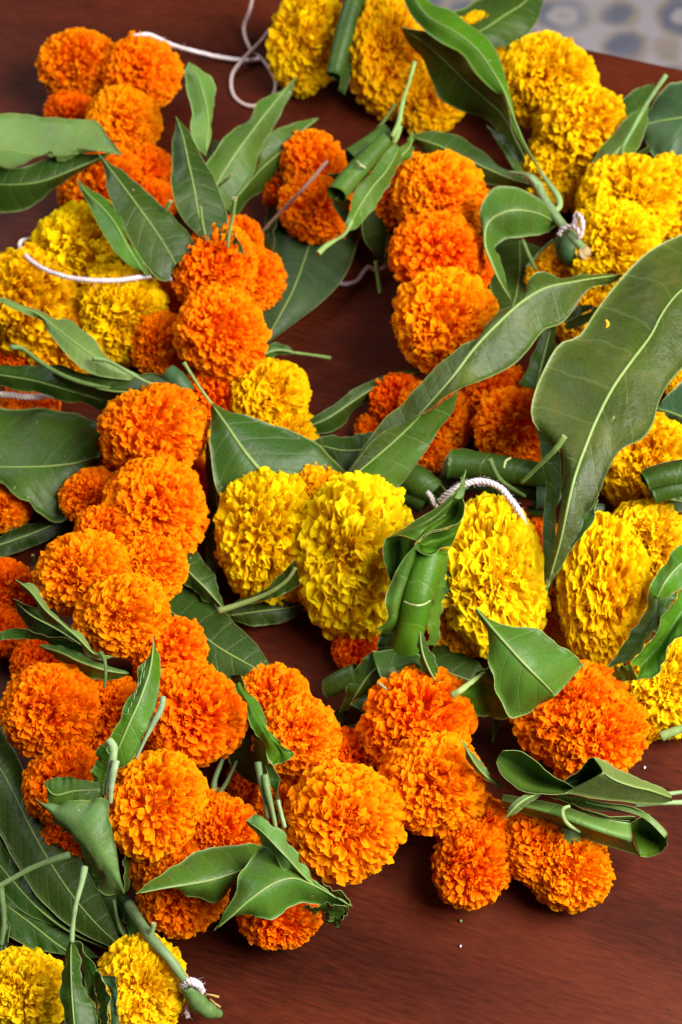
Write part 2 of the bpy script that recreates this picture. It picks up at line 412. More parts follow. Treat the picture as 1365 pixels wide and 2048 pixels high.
def petiole(parent, P, r=(.0011, .0010, .0015), c=(.20, .31, .08), name='petiole', cut=True, z=None):
    P = [(p[0], p[1], p[2] if len(p) > 2 else z) for p in P]
    return tube(name, pts(P), np.array(r)*.76, parent, M_STEM, c, 9, end_cut=cut, end_cut0=cut, bump=.05, seed=int(P[0][0]))[0]
def bundle(label, x, y, cat='leaf bundle', group='folded mango leaf bundles between the blooms', name='leaf_bundle'):
    return empty(name, at(x, y, .004), label, cat, group)
def roll(parent, P, r, c='m', turns=1.15, start=0., name='rolled_leaf', n=24, rib=True, grow=.12, label=None):
    """a leaf rolled into a tube along P (px, py, mm), radius r in mm along it, open at both ends"""
    A = np.array([at(x, y, z/1000) for x, y, z in crom(np.array(P, float), n)])
    rad = np.interp(np.linspace(0, 1, n), np.linspace(0, 1, len(r)), r)/1000
    T = np.gradient(A, axis=0); T /= np.linalg.norm(T, axis=1, keepdims=True)
    X = np.cross(T, -fwd); X /= np.linalg.norm(X, axis=1, keepdims=True); Y = np.cross(T, X)
    start = -1.57+.12*start; m = 25; su = np.linspace(-1, 1, m); ang = start+su*math.pi*turns
    _seed[0] += 3
    e = .06*noise1(np.linspace(0, 5, m), _seed[0])   # uneven ends
    g = np.zeros((m, n, 3))
    for i in range(m):
        k = rad*(1+grow*(i/(m-1)-.5)*2)
        g[i] = A+(X*math.cos(ang[i])+Y*math.sin(ang[i]))*k[:, None]
        g[i] += T*(np.linspace(-1, 1, n)*e[i]*rad.mean()*3)[:, None]
    grid = g; N = np.cross(np.gradient(g, axis=0), np.gradient(g, axis=1)); N /= np.linalg.norm(N, axis=2, keepdims=True)+1e-12
    bot = g-N*.0003; idx = np.arange(m*n).reshape(m, n)
    q = np.stack([idx[:-1, :-1], idx[1:, :-1], idx[1:, 1:], idx[:-1, 1:]], -1).reshape(-1, 4)
    ring = np.concatenate([idx[0, :], idx[1:, -1], idx[-1, -2::-1], idx[-2:0:-1, 0]]); nx = np.roll(ring, -1)
    rimq = np.stack([ring, nx, nx+m*n, ring+m*n], -1)[:, ::-1]
    org = A[n//2].copy(); me = raw_mesh(name, np.concatenate([g.reshape(-1, 3), bot.reshape(-1, 3)])-org, np.concatenate([q, q[:, ::-1]+m*n, rimq]))
    ln = np.concatenate([[0], np.cumsum(np.linalg.norm(np.diff(A, axis=0), axis=1))])*100
    uv = np.stack([np.repeat(.35+.65*np.abs(su), n), np.tile(ln*.35, m), np.tile(rad*math.pi*turns*35, m)], -1)
    a_ = me.attributes.new('blade', 'FLOAT_VECTOR', 'POINT'); a_.data.foreach_set('vector', np.concatenate([uv, uv]).astype(np.float32).ravel())
    me.materials.append(M_LEAF); o = bpy.data.objects.new(name, me); link(o); put(o, org, parent)
    o.color = (*GREEN[c], .1)
    if label: o['label'] = label
    return o

def cotton_string(P, label, r=.0013, col=(.66, .58, .60), turns=70, fuzz=0, strands=3, name='cotton_string', cat='string', group='cotton strings of the garlands'):
    Q = [(p[0], p[1], p[2]) for p in P]; n = 40*len(Q); C = np.array([at(x, y, z/1000) for x, y, z in crom(np.array(Q, float), n)])
    rr = np.random.default_rng(len(P)*7+int(P[0][0])%97)
    C[:, 2] += .0002*noise1(np.linspace(0, 30, n), 3)
    T = np.gradient(C, axis=0); T /= np.linalg.norm(T, axis=1, keepdims=True); X = np.cross(T, [.2, .1, 1.]); X /= np.linalg.norm(X, axis=1, keepdims=True); Y = np.cross(T, X)
    length = np.sum(np.linalg.norm(np.diff(C, axis=0), axis=1)); tw = length/.0075*2*math.pi
    root = empty(name, C[n//2], label, cat, group)
    for k in range(strands):
        a = np.linspace(0, tw, n)+k*2*math.pi/strands
        P3 = C+(X*np.cos(a)[:, None]+Y*np.sin(a)[:, None])*r*.52
        tube('strand', P3, r*.56, root, M_STRING, col, 7, bump=.07, seed=k)
    if fuzz:
        V = []; Q4 = []; off = 0
        for _ in range(fuzz):
            i = rr.integers(2, n-3); d = rr.normal(size=3); d /= np.linalg.norm(d); l = rr.uniform(.0008, .0024)
            s0 = C[i]+d*r*.8; b = rr.normal(size=3)*l*.4; pp = np.array([s0+d*l*t+b*t*t+T[i]*l*t for t in np.linspace(0, 1, 5)])
            v, q = tube_grid(pp, np.full(5, .00005), 3); V.append(v); Q4.append(q+off); off += len(v)
        me = raw_mesh('fibres', np.concatenate(V)-C[n//2], np.concatenate(Q4)); me.materials.append(M_STRING)
        o = bpy.data.objects.new('fibres', me); link(o); o.color = (*col, 1); put(o, C[n//2], root); o['kind'] = 'stuff'
    return root

# ------------------------------------------------------------------ the setting: table and carpet
e0, e1 = at(1060, 72, 0), at(1365, 137, 0)
ed = (e1-e0); ed[2] = 0; ed /= np.linalg.norm(ed); en = np.array([-ed[1], ed[0], 0])          # along the far edge, and away from us
def slab(name, corners, top, thick, mat, bevel=.003):
    import bmesh
    bm = bmesh.new(); vs = [bm.verts.new((*c, top-thick)) for c in corners]+[bm.verts.new((*c, top)) for c in corners]; k = len(corners)
    bm.faces.new(vs[:k][::-1]); bm.faces.new(vs[k:])
    for i in range(k): bm.faces.new((vs[i], vs[(i+1) % k], vs[k+(i+1) % k], vs[k+i]))
    if bevel: bmesh.ops.bevel(bm, geom=list(bm.edges), offset=bevel, segments=3, profile=.6, affect='EDGES')
    me = bpy.data.meshes.new(name); bm.to_mesh(me); bm.free(); me.materials.append(mat)
    o = bpy.data.objects.new(name, me); link(o); return o
Lx, Ly = 1.7, .95
tb = slab('table', [(-Lx/2, -Ly), (Lx/2, -Ly), (Lx/2, 0), (-Lx/2, 0)], 0, .028, M_WOOD)
tb.location = e0+ed*(-.10); tb.rotation_euler = (0, 0, math.atan2(ed[1], ed[0]))
tag(tb, 'polished dark red brown wooden table top under all the flowers', 'table')
cp = slab('carpet', [(-3, -2.2), (3, -2.2), (3, 3.2), (-3, 3.2)], 0, .01, M_CARPET, 0)
cp.location = (0, 0, -.74); cp.rotation_euler = (0, 0, math.atan2(ed[1], ed[0])+.25)
tag(cp, 'pale carpet with blue grey and beige flower pattern beyond the table edge', 'carpet', kind='structure'); cp.name = 'floor_carpet'

# ------------------------------------------------------------------ marigolds
PETAL_MESH = {}
for yel in (False, True):
    for k in range(14):
        me = raw_mesh('petal', CANON[yel][k], _faces(NU, NT), petal_tone(np.random.default_rng(k+50))); me.materials.append(M_PETAL); PETAL_MESH[yel, k] = me
VAR = {}
def variant(yel, k, picked):
    if (yel, k, picked) not in VAR:
        me, pl = flower_mesh('petals', 31*k+(7 if yel else 0), yel, 22 if picked else 0); me.materials.append(M_PETAL); VAR[yel, k, picked] = (me, pl)
    return VAR[yel, k, picked]
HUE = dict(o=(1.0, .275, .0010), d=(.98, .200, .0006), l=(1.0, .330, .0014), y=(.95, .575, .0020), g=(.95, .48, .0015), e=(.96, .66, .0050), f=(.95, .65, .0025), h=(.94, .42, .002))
_count = [0]
def marigold(x, y, r, c, lift, face, label, ry=None, tilt=0.):
    """px, py, half width px, hue, mm lifted above resting, facing (right, up, towards the lens), half height px, lean in degrees"""
    yel = c in 'yge'; isy = c in 'ygefh'; _count[0] += 1; k = _count[0]; rg = np.random.default_rng(k*13+5)
    if ry is None: r = r*1.08; ry = r*rg.uniform(.88, 1.02); tilt = rg.uniform(-60, 60)
    R = r/F*.97
    for _ in range(3):
        p = at(x, y, R*.90+lift/1000); R = r*depth(p)/F*.98
    big = r >= 62
    me, pl = variant(yel, k % (5 if big else 3)+(0 if big else 5), big)
    root = empty('marigold', p, label, 'marigold', 'yellow marigold blooms' if isy else 'orange marigold blooms')
    root.rotation_euler = (Matrix.Rotation(math.pi/2-PITCH, 3, 'X') @ Matrix.Rotation(math.radians(tilt), 3, 'Z')).to_euler()
    root.scale = (R, R*ry/r, R*(.5+.5*min(ry/r, 1))*.97)
    a = math.radians(-tilt); fx, fy = face[0]*math.cos(a)-face[1]*math.sin(a), face[0]*math.sin(a)+face[1]*math.cos(a)
    q = (Vector((fx, fy, face[2])).normalized().to_track_quat('Z', 'Y').to_matrix() @ Matrix.Rotation(k*2.4, 3, 'Z')).to_4x4()
    h = np.array(HUE[c])*[1, rg.uniform(.9, 1.12), 1]; h = (*np.minimum(h, 1.0), 1)
    o = bpy.data.objects.new('petals', me); link(o, root); o.color = h; o['kind'] = 'stuff'; o.matrix_local = q
    for b, Mx, ci in pl:
        s = bpy.data.objects.new('petal', PETAL_MESH[yel, ci]); link(s, root); s.color = h
        m = Matrix.Identity(4)
        for a in range(3):
            for d in range(3): m[d][a] = Mx[a][d]
            m[a][3] = b[a]
        s.matrix_local = q @ m
    return root
# ------------------------------------------------------------------ the blooms: px, py, radius, hue, lift, facing, label
BLOOMS = [
 (166,132,68,'l',8,(-.5,.5,.8),'golden orange marigold at the left of the blurred group at the far left table corner'),
 (280,146,72,'o',10,(.5,.4,.8),'orange marigold that the white string leaves from, in the far left group'),
 (148,232,50,'d',0,(-.5,-.2,.8),'small deep orange marigold just behind the tip of the pale folded leaf at far left'),
 (245,242,66,'l',16,(.1,-.2,1),'orange marigold at the front of the far left group, hanging over the next bloom'),
 (205,368,74,'o',0,(-.4,.2,.9),'shaded orange marigold behind the two pointed leaves above the yellow cluster'),
 (298,352,52,'d',0,(.4,.4,.8),'dark orange marigold left of the upright dark mango leaf, partly shaded'),
 (302,402,46,'d',6,(.2,.1,1),'small orange marigold peeking out between two pointed leaves at left'),
 (168,515,98,'f',8,(.1,.4,.9),'yellow marigold at the top of the left yellow cluster, crossed by the white string'),
 (62,605,98,'y',4,(-.5,.2,.8),'yellow marigold at the left picture edge below the curved white string'),
 (240,628,92,'y',8,(.3,-.3,.9),'yellow marigold below the string, touching the orange column on its right'),
 (130,680,78,'g',-4,(-.1,-.6,.8),'shaded amber yellow marigold above the pale veined leaf at left'),
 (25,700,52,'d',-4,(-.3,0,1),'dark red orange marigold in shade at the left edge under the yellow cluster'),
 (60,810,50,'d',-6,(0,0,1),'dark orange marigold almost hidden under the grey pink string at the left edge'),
 (474,482,46,'o',6,(.2,.5,.8),'orange marigold with only its top showing behind the leaf stalk with a cut end'),
 (500,560,62,'o',10,(.7,.3,.7),'orange marigold at the right shoulder of the left orange column beside the blue leaf'),
 (428,545,78,'o',24,(-.1,.5,.9),'bright orange marigold that tops the left orange column where the string ends'),
 (352,596,38,'d',12,(-.6,.1,.8),'small tight orange marigold wedged between the yellow cluster and the orange column'),
 (438,664,88,'o',30,(.1,.1,1),'large bright orange marigold, second from the top of the left orange column'),
 (322,692,62,'o',14,(-.7,-.1,.7),'orange marigold with open ruffles left of the large one, above the cut green calyx'),
 (428,795,56,'d',8,(.3,-.2,.9),'deep orange marigold behind the stalk of the large triangular leaf'),
 (304,866,92,'l',26,(0,.2,1),'light orange marigold with broad petals under the shiny rolled leaf tip'),
 (232,908,48,'d',6,(-.7,0,.7),'deep orange marigold showing behind the light orange one on its lower left'),
 (186,1000,58,'o',8,(-.6,.3,.8),'small orange marigold left of the large one in the middle of the left column'),
 (312,1014,94,'o',20,(.2,.1,1),'large orange marigold below the light orange bloom in the left column'),
 (380,955,44,'d',2,(.6,.3,.7),'dark orange marigold hidden behind the left column near the narrow rolled leaf'),
 (218,1072,62,'l',26,(-.1,.6,.8),'golden orange marigold forming the crown of the dense ball in the left column'),
 (168,1148,88,'l',28,(-.3,0,1),'light orange marigold at the left of the dense ball in the left column'),
 (302,1135,64,'l',24,(.6,.2,.8),'light orange marigold at the right of the dense ball with a fan of open petals'),
 (250,1235,84,'l',30,(.1,-.2,1),'light orange marigold at the bottom of the dense ball, above the leaf with white marks'),
 (5,1015,48,'o',0,(0,0,1),'orange marigold cut by the left picture edge below the broad dark leaf'),
 (12,1180,56,'d',0,(-.2,.2,1),'dark orange marigold at the left picture edge behind the small pale leaf tip'),
 (10,1262,50,'d',-4,(-.2,0,1),'dark orange marigold at the left picture edge under the leaf bundle'),
 (88,1322,56,'d',-2,(0,.5,.8),'shaded orange marigold under the dark rolled leaf of the left bundle'),
 (98,1418,88,'o',20,(-.2,.1,1),'orange marigold at the far left of the lower row beside the dark leaf pile'),
 (215,1425,70,'o',12,(.2,.2,1),'orange marigold between the left one and the leaf with white marks'),
 (340,1312,72,'o',16,(.3,.5,.8),'orange marigold right behind the pointed tip of the leaf with white marks'),
 (385,1432,96,'o',24,(.2,.1,1),'large orange marigold to the right of the upright leaf with white marks'),
 (345,1490,58,'d',4,(0,-.6,.8),'dark orange marigold directly above the round bloom with golden petals'),
 (128,1562,78,'o',8,(-.3,.1,1),'orange marigold above the wavy pale leaf in the lower left'),
 (140,1672,54,'d',2,(-.3,-.3,.9),'deep orange marigold partly covered by the wavy pale leaf in the lower left'),
 (312,1604,94,'l',30,(0,.1,1),'round golden orange marigold standing alone right of the upright cut stalks'),
 (420,1640,52,'o',8,(.3,.5,.8),'small orange marigold wedged right of the round golden orange one'),
 (452,1672,68,'o',14,(.2,.3,.9),'tight orange marigold above the two broad leaves at the lower middle'),
 (345,1722,80,'o',6,(-.3,.1,.9),'shaded orange marigold below the round golden one, behind the broad leaf'),
 (368,1790,78,'o',8,(-.1,-.4,.9),'orange marigold under the left one of the two broad leaves at the lower middle'),
 (556,1822,74,'o',2,(.1,-.4,.9),'lowest orange marigold, under the right one of the two broad leaves'),
 (500,1560,44,'d',-4,(0,0,1),'dark orange marigold in shade below the dark folded leaf'),
 (553,1418,76,'o',6,(-.1,.5,.9),'orange marigold at the far end of the short row beside the bright green leaf'),
 (598,1480,78,'l',18,(.1,.3,1),'golden orange marigold mid row, touched by the bright green leaf tip'),
 (706,1520,62,'d',4,(.4,.4,.8),'deep orange marigold in the gap between the big front bloom and the next row'),
 (560,1610,56,'o',0,(-.3,0,1),'shaded orange marigold behind the three thin leaf stalks at the lower middle'),
 (683,1645,111,'l',20,(.2,.05,1),'largest golden orange marigold at the front with an open coarse centre'),
 (842,1452,104,'o',14,(0,.4,.9),'orange marigold under the dark folded bundle, upper of the overlapping pair'),
 (868,1562,96,'l',22,(-.1,-.1,1),'light orange marigold overlapping its upper neighbour beside the thin curved leaf'),
 (952,1655,72,'o',6,(.1,.2,1),'orange marigold right below the overlapping pair, in front of the leaf tip'),
 (945,1722,76,'o',4,(-.3,-.3,.9),'orange marigold with deep open ruffles at the bottom edge of the front group'),
 (1078,1690,74,'o',6,(.1,.2,1),'orange marigold in front of the rolled leaf, left of its green calyx'),
 (1132,1735,80,'l',0,(.4,-.3,.9),'light orange marigold at the front right end, glowing on the bare wood'),
 (1150,1435,104,'o',14,(-.2,.3,.9),'orange marigold under the yellow bloom, upper half of the big right pair'),
 (1195,1482,88,'o',18,(.3,-.1,1),'orange marigold above the looped leaf, lower half of the big right pair'),
 (1255,1400,44,'o',4,(.5,.3,.8),'orange marigold just showing right behind the big right pair'),
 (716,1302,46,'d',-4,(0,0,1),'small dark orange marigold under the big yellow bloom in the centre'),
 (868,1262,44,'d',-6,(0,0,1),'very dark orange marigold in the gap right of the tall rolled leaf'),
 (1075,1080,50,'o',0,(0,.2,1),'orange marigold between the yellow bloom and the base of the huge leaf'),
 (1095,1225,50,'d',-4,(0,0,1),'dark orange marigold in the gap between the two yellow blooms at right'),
 (628,345,64,'o',10,(-.2,.5,.8),'orange marigold crossed by a brown string, upper one left of the rolled leaves'),
 (636,420,70,'o',6,(-.1,-.2,1),'orange marigold below the brown string, lower one left of the rolled leaves'),
 (572,385,42,'d',0,(-.6,.2,.7),'dark orange marigold edge behind the pair crossed by the brown string'),
 (806,388,76,'o',8,(-.5,.4,.8),'orange marigold at the left of the upper central cluster beside the rolled leaves'),
 (884,400,86,'l',22,(.2,.4,.9),'bright orange marigold on top of the upper central cluster'),
 (878,508,82,'o',26,(-.1,-.1,1),'tight frilly orange marigold in the middle of the upper central column'),
 (938,545,46,'d',8,(.6,-.2,.8),'deep orange marigold right behind the tight frilly one'),
 (884,645,96,'l',20,(0,.1,1),'round orange marigold at the lower end of the upper central column, by the dark wood'),
 (802,808,54,'d',0,(-.3,.4,.8),'dark orange marigold behind the long twisted leaf, farthest left'),
 (866,835,66,'o',6,(.2,0,1),'orange marigold showing below the long twisted leaf'),
 (855,895,48,'o',2,(0,-.3,.9),'small orange marigold between the twisted leaf and the rolled bundle'),
 (985,790,74,'o',4,(0,.3,.9),'orange marigold below the curled blade of the twisted leaf'),
 (1042,852,82,'o',14,(.1,0,1),'open petalled orange marigold left of the base of the huge leaf'),
 (748,862,34,'d',-4,(0,0,1),'small dark orange marigold tip left behind the long twisted leaf'),
 (618,90,82,'y',6,(-.6,.1,.8),'blurred yellow marigold at the top, left of the dark rolled leaf',102,0),
 (782,116,84,'y',6,(-.1,-.1,1),'blurred golden yellow marigold at the top, right of the dark rolled leaf',112,0),
 (862,200,66,'y',-2,(.3,-.4,.8),'shaded yellow marigold below the large dark leaf at the top'),
 (800,35,62,'y',18,(.3,.4,.8),'bright yellow marigold at the top edge beside the large dark leaf'),
 (958,78,50,'y',6,(.2,.4,.8),'small yellow marigold peeking over the large dark leaf at the top'),
 (1090,165,94,'y',14,(-.1,.5,.8),'yellow marigold nearest the far table edge, with a ragged crown'),
 (1160,258,86,'f',16,(.4,.1,.9),'yellow marigold with frilly edge right below the one at the far table edge'),
 (1130,335,74,'y',4,(0,-.4,.9),'yellow marigold beside the string knot on the woody twig'),
 (1262,402,96,'y',10,(-.2,.4,.9),'large yellow marigold at the upper right under the leaf with the upright stalk'),
 (1352,400,80,'y',6,(.4,.3,.8),'yellow marigold cut by the right picture edge above the huge leaf'),
 (1222,495,84,'f',20,(.1,.1,1),'yellow marigold directly above the huge leaf with the dry twig end on it'),
 (1128,555,66,'y',0,(-.4,-.1,.9),'shaded yellow marigold behind the tip of the long twisted leaf'),
 (1195,640,70,'y',-4,(0,0,1),'shaded yellow marigold in the gap between twisted leaf and huge leaf'),
 (1302,930,96,'y',8,(-.2,.3,.9),'yellow marigold at right above the stack of folded leaf edges'),
 (1372,770,34,'y',4,(0,0,1),'sliver of yellow marigold at the right picture edge beside the huge leaf'),
 (538,795,80,'y',4,(.3,.3,.9),'yellow marigold by the dark wood, behind the large triangular leaf'),
 (565,868,62,'y',-4,(.2,0,.9),'yellow marigold rim just over the edge of the large triangular leaf'),
 (425,905,40,'g',-6,(0,0,1),'amber marigold sliver left of the large triangular leaf'),
 (540,1068,100,'f',6,(-.5,.2,.8),'left one of the two big central yellow marigolds, amber in its lower half',130,6),
 (634,1004,72,'g',12,(.5,.5,.7),'amber yellow marigold squeezed between the two big central yellow ones'),
 (600,1160,60,'g',-6,(.3,-.4,.8),'shaded amber marigold low between the two big central yellow ones'),
 (712,1112,121,'e',10,(-.5,.1,.85),'right one of the two big central yellow marigolds, pale petals facing left',152,-4),
 (985,1163,104,'e',16,(.35,.05,.9),'big yellow marigold under the loop of white string, right of the tall rolled leaf',153,8),
 (930,1245,72,'g',0,(-.5,-.4,.8),'amber lower lobe marigold beneath the big yellow one right of the tall rolled leaf'),
 (1208,1192,92,'f',20,(.25,0,.95),'tall yellow marigold with small tight curls in front of the huge leaf base',152,0),
 (1300,1085,84,'e',10,(.3,.6,.7),'lemon yellow marigold with large loose petals behind the tall curly one'),
 (1150,1240,62,'g',-4,(-.6,-.2,.8),'amber marigold in shade on the left flank of the tall curly yellow one'),
 (1338,1378,90,'e',-6,(.1,.1,1),'yellow marigold at the right edge under the bright green leaf pocket'),
 (1285,1428,50,'g',0,(-.3,-.2,.9),'amber marigold lobe beside the orange pair at the right'),
 (1385,1190,60,'y',0,(0,0,1),'yellow marigold cut by the right picture edge behind the folded leaves'),
 (56,1978,82,'e',2,(-.1,.1,1),'yellow marigold in the bottom left corner'),
 (283,1978,87,'e',4,(.2,.1,1),'yellow marigold at the bottom between the wavy leaf bundle and the thick twig',98,-8),
]
for b in BLOOMS: marigold(*b)

# ------------------------------------------------------------------ cotton strings
cotton_string([(268,72,52),(300,70,50),(345,90,30),(380,100,10),(430,112,4),(480,120,2.5),(520,119,3)], 'white cotton string from the far left marigold across the dark wood', .0013, (.75,.68,.70), fuzz=70)
cotton_string([(508,-20,30),(500,20,20),(488,55,8),(500,95,5),(530,125,3),(552,165,2),(540,200,2),(500,212,2),(468,190,2),(465,150,2),(490,115,6),(520,85,8),(540,60,10)], 'looped cotton string lying on the wood left of the blurred yellow marigold', .0012, (.50,.38,.36))  # brownish string colour includes the shade on this loop
cotton_string([(60,478,42),(42,484,50),(45,502,56),(75,530,62),(120,550,66),(180,560,67),(240,560,66),(290,553,62),(330,553,58),(350,566,46)], 'white cotton string curving over the left yellow marigolds', .0013, fuzz=90)
cotton_string([(655,322,66),(630,352,62),(600,385,56),(560,425,34),(520,468,14),(500,490,8)], 'thin brownish string crossing the orange pair at the upper middle', .0010, (.36,.24,.19))
cotton_string([(655,560,3),(690,568,3),(715,560,3),(735,535,4),(755,540,5),(790,530,8),(805,560,6),(808,590,5)], 'shaded string looping on dark wood beneath the upper central column', .0013, (.45,.36,.38))
cotton_string([(-30,785,30),(20,790,32),(60,794,32),(105,792,26),(130,800,14)], 'greyish pink twine at the left edge under the leaf tips', .0017, (.50,.40,.38))
cotton_string([(880,1002,62),(900,985,70),(930,968,74),(965,962,76),(1000,975,76),(1025,1003,74),(1042,1030,68),(1054,1062,55)], 'arched twisted white string between rolled leaf and yellow marigold', .0016, fuzz=260)
cotton_string([(856,984,58),(862,992,60),(868,1004,60),(872,1012,56)], 'frayed string end poking up beside the arched string', .0012)
for P, l in (([(1118,470,62),(1125,458,66),(1145,452,70),(1158,462,72),(1160,476,68)], 'pinkish string wrapped round the woody twig'), ([(1150,455,70),(1152,432,74),(1160,430,76),(1166,446,76),(1162,470,70)], 'small upright string loop of the twig knot')):
    cotton_string(P, l, .0014, (.62,.50,.52), strands=2)
cotton_string([(364,1984,22),(366,1970,32),(380,1963,36),(396,1970,34),(403,1984,26)], 'white string wound round the end of the thick twig', .0019, fuzz=80)
cotton_string([(372,1990,22),(380,2002,22),(374,2018,20),(376,2034,16)], 'string tail hanging beside the end of the thick twig', .0011, fuzz=20)

# ------------------------------------------------------------------ mango leaves
LG = 'single mango leaves lying among the blooms'
def single(label, x, y, name='mango_leaf', group=LG, cat='leaf'): return empty(name, at(x, y, .004), label, cat, group)

# far left: broad pale leaf above, dark green one below it
b = single('broad pale mango leaf with painted dull grey sheen reaching in from the far left edge', 90, 300)
leaf(b, [(-40,238),(30,236),(90,241),(150,250),(196,252),(216,276),(246,312)], [(-40,293),(20,298),(70,306),(120,308),(170,303),(210,300),(246,312)], [(-40,325),(10,342),(40,338),(72,322),(112,310),(165,306),(246,312)], 'p', z=58, curl=.004)
b = single('dark green mango leaf directly below the broad pale leaf at far left', 60, 380)
leaf(b, [(-40,330,50),(30,336,50),(80,322,50),(150,308,50),(225,306,50)], [(-40,366,46),(30,370,46),(90,362,46),(160,334,48),(225,306,50)], [(-40,424,26),(20,424,26),(60,412,26),(110,382,30),(160,342,40),(225,306,50)], 'm')

# the fan of leaves above the left orange column
b = bundle('fan of pointed mango leaves spreading above the left orange column', 400, 470, 'leaf bundle')
leaf(b, [(378,124,80),(369,145,78),(374,180,74),(384,215,68),(381,255,64),(392,290,60),(412,312,56)], [(378,124,80),(398,158,80),(412,205,72),(417,250,66),(413,285,62),(412,312,56)], [(378,124,80),(400,136,78),(424,160,72),(432,187,68),(428,220,64),(423,255,62),(418,290,60),(412,312,56)], 'p', label='short pale wavy leaf standing up')
leaf(b, [(592,152,62),(568,178,62),(540,190,60),(515,205,60),(500,238,58),(470,256,56),(440,290,54),(420,318,52),(404,345,50),(395,410,44)], [(592,152,62),(560,192,60),(528,232,58),(490,282,56),(460,325,52),(436,365,48),(415,415,44)], [(592,152,62),(585,186,58),(566,215,54),(552,246,50),(545,264,50),(524,300,46),(510,335,44),(486,380,40),(440,430,38)], 'g', label='long leaf pointing to the upper right')
leaf(b, [(638,236,46),(610,241,46),(580,248,46),(548,262,48),(527,290,46),(515,330,40),(480,375,34),(445,415,28)], [(638,236,46),(600,266,44),(562,305,40),(525,338,36),(490,378,30),(455,420,26)], [(638,236,46),(616,262,40),(600,298,34),(588,322,28),(568,346,22),(540,372,16),(500,402,14),(468,435,14)], 'g', label='shorter leaf pointing right below the long one')
leaf(b, [(352,232,92),(351,260,90),(345,300,86),(342,342,84),(345,382,82),(356,420,78),(380,452,74),(408,482,68)], [(352,232,92),(366,270,92),(378,325,88),(390,378,82),(398,425,76),(415,488,68)], [(352,232,92),(372,256,90),(388,280,86),(410,320,82),(430,362,78),(446,402,74),(456,432,70),(452,462,68),(432,490,64)], 'd', label='dark upright leaf with clear side veins')
leaf(b, [(198,308,84),(208,340,82),(218,385,80),(235,430,78),(258,475,74),(288,525,68),(318,560,62),(340,560,58)], [(198,308,84),(235,356,84),(270,402,82),(302,446,76),(330,488,70),(352,528,64)], [(198,308,84),(226,331,82),(258,350,80),(287,376,78),(317,406,76),(350,436,74),(376,464,70),(396,500,64)], 'm', label='pointed leaf leaning left with a pale edge')
leaf(b, [(155,358,80),(163,385,80),(178,410,80),(192,440,80),(214,478,80),(245,520,78),(285,545,66)], [(155,358,80),(176,387,82),(205,414,82),(232,448,82),(255,490,80),(292,550,66)], [(155,358,80),(178,374,78),(206,394,78),(230,415,78),(244,445,78),(262,485,76),(300,552,64)], 'g', label='narrow pale leaf at the left end of the fan')
leaf(b, [(440,470,70),(452,458,72),(472,470,72),(490,512,66)], None, [(440,480,68),(455,492,66),(474,500,66),(490,512,66)], 'm', rib=False)
leaf(b, [(420,300,30),(430,280,30),(442,284,30)], None, [(410,320,30),(425,310,30),(436,292,30)], 'd', rib=False)
petiole(b, [(402,414,100),(404,440,92),(410,470,80)], (.0012,.0013,.0014)); petiole(b, [(470,396,104),(466,430,92),(458,470,80),(456,495,72)], (.0019,.0015,.0013,.0013))
petiole(b, [(465,348,74),(455,358,70),(438,372,60)], (.0012,.0010)); petiole(b, [(342,402,84),(333,418,78),(325,432,70)], (.0016,.0014))

# rolled bundle at the upper middle
b = bundle('upright bundle of tightly rolled mango leaves between the two upper orange groups', 725, 370)
leaf(b, [(770,300,40),(745,400,36),(722,455,30),(735,490,20),(760,520,10)], [(810,330,36),(790,420,28),(775,480,18),(770,530,9)], [(840,380,24),(820,440,18),(800,500,12),(785,540,7)], 'd', label='dark broad leaf at the back of the bundle')
roll(b, [(776,262,76),(740,290,74),(700,318,72)], (5,6), 'g', 1.05, 1.2)
roll(b, [(774,278,88),(740,315,86),(705,352,84),(674,390,82)], (4.5,6,6.2), 'g', 1.0, .6)
leaf(b, [(790,284,86),(760,320,84),(738,350,84),(712,380,82),(700,420,78),(690,452,74)], [(800,295,82),(775,340,80),(748,372,78),(722,410,76),(700,450,74)], [(804,312,74),(784,360,72),(762,396,70),(738,430,70),(716,455,70),(698,462,72)], 'g', label='outer leaf of the bundle narrowing into its stalk')
leaf(b, [(826,262,70),(818,280,72),(800,296,74),(780,316,74)], [(824,262,70),(822,290,70),(806,310,70),(785,330,70)], [(826,262,70),(829,292,66),(826,306,64),(800,330,62)], 'g')
leaf(b, [(664,352,74),(655,350,76),(676,346,78),(698,350,78)], None, [(664,352,74),(668,356,74),(682,362,74),(698,372,74)], 'm', rib=False)
leaf(b, [(672,388,80),(660,380,76),(662,400,70),(676,426,66),(690,446,64)], None, [(700,400,78),(700,412,74),(700,424,70),(702,436,66),(704,452,64)], 'd', rib=False)
petiole(b, [(704,442,74),(690,468,72),(665,484,70),(650,494,70),(636,508,70)], (.0020,.0013,.0013,.0021,.0023))
petiole(b, [(830,124,104),(820,160,100),(806,205,96),(798,245,90),(784,275,86)], (.0019,.0012,.0016,.0022,.0016)); petiole(b, [(800,252,86),(796,268,84),(788,286,80)], (.0024,.0020))
petiole(b, [(714,322,92),(722,330,94),(731,336,90)], (.0007,.0008), (.42,.47,.22), cut=False)
petiole(b, [(792,208,30),(770,240,34),(752,262,40)], (.0013,.0012), (.10,.16,.04)); petiole(b, [(752,522,22),(757,555,16),(762,588,10)], (.0016,.0019), (.15,.26,.06))
b = single('dark leaf with painted bluish sheen lying on the wood under the upper orange pair', 600, 560)
leaf(b, [(548,395,10),(532,450,10),(526,510,10),(524,570,9),(520,640,8),(526,690,8)], [(640,420,14),(615,500,14),(590,570,14),(560,630,12),(526,692,8)], [(730,440,10),(712,500,9),(690,555,8),(650,600,7),(595,640,6),(528,694,8)], 't', curl=.003)
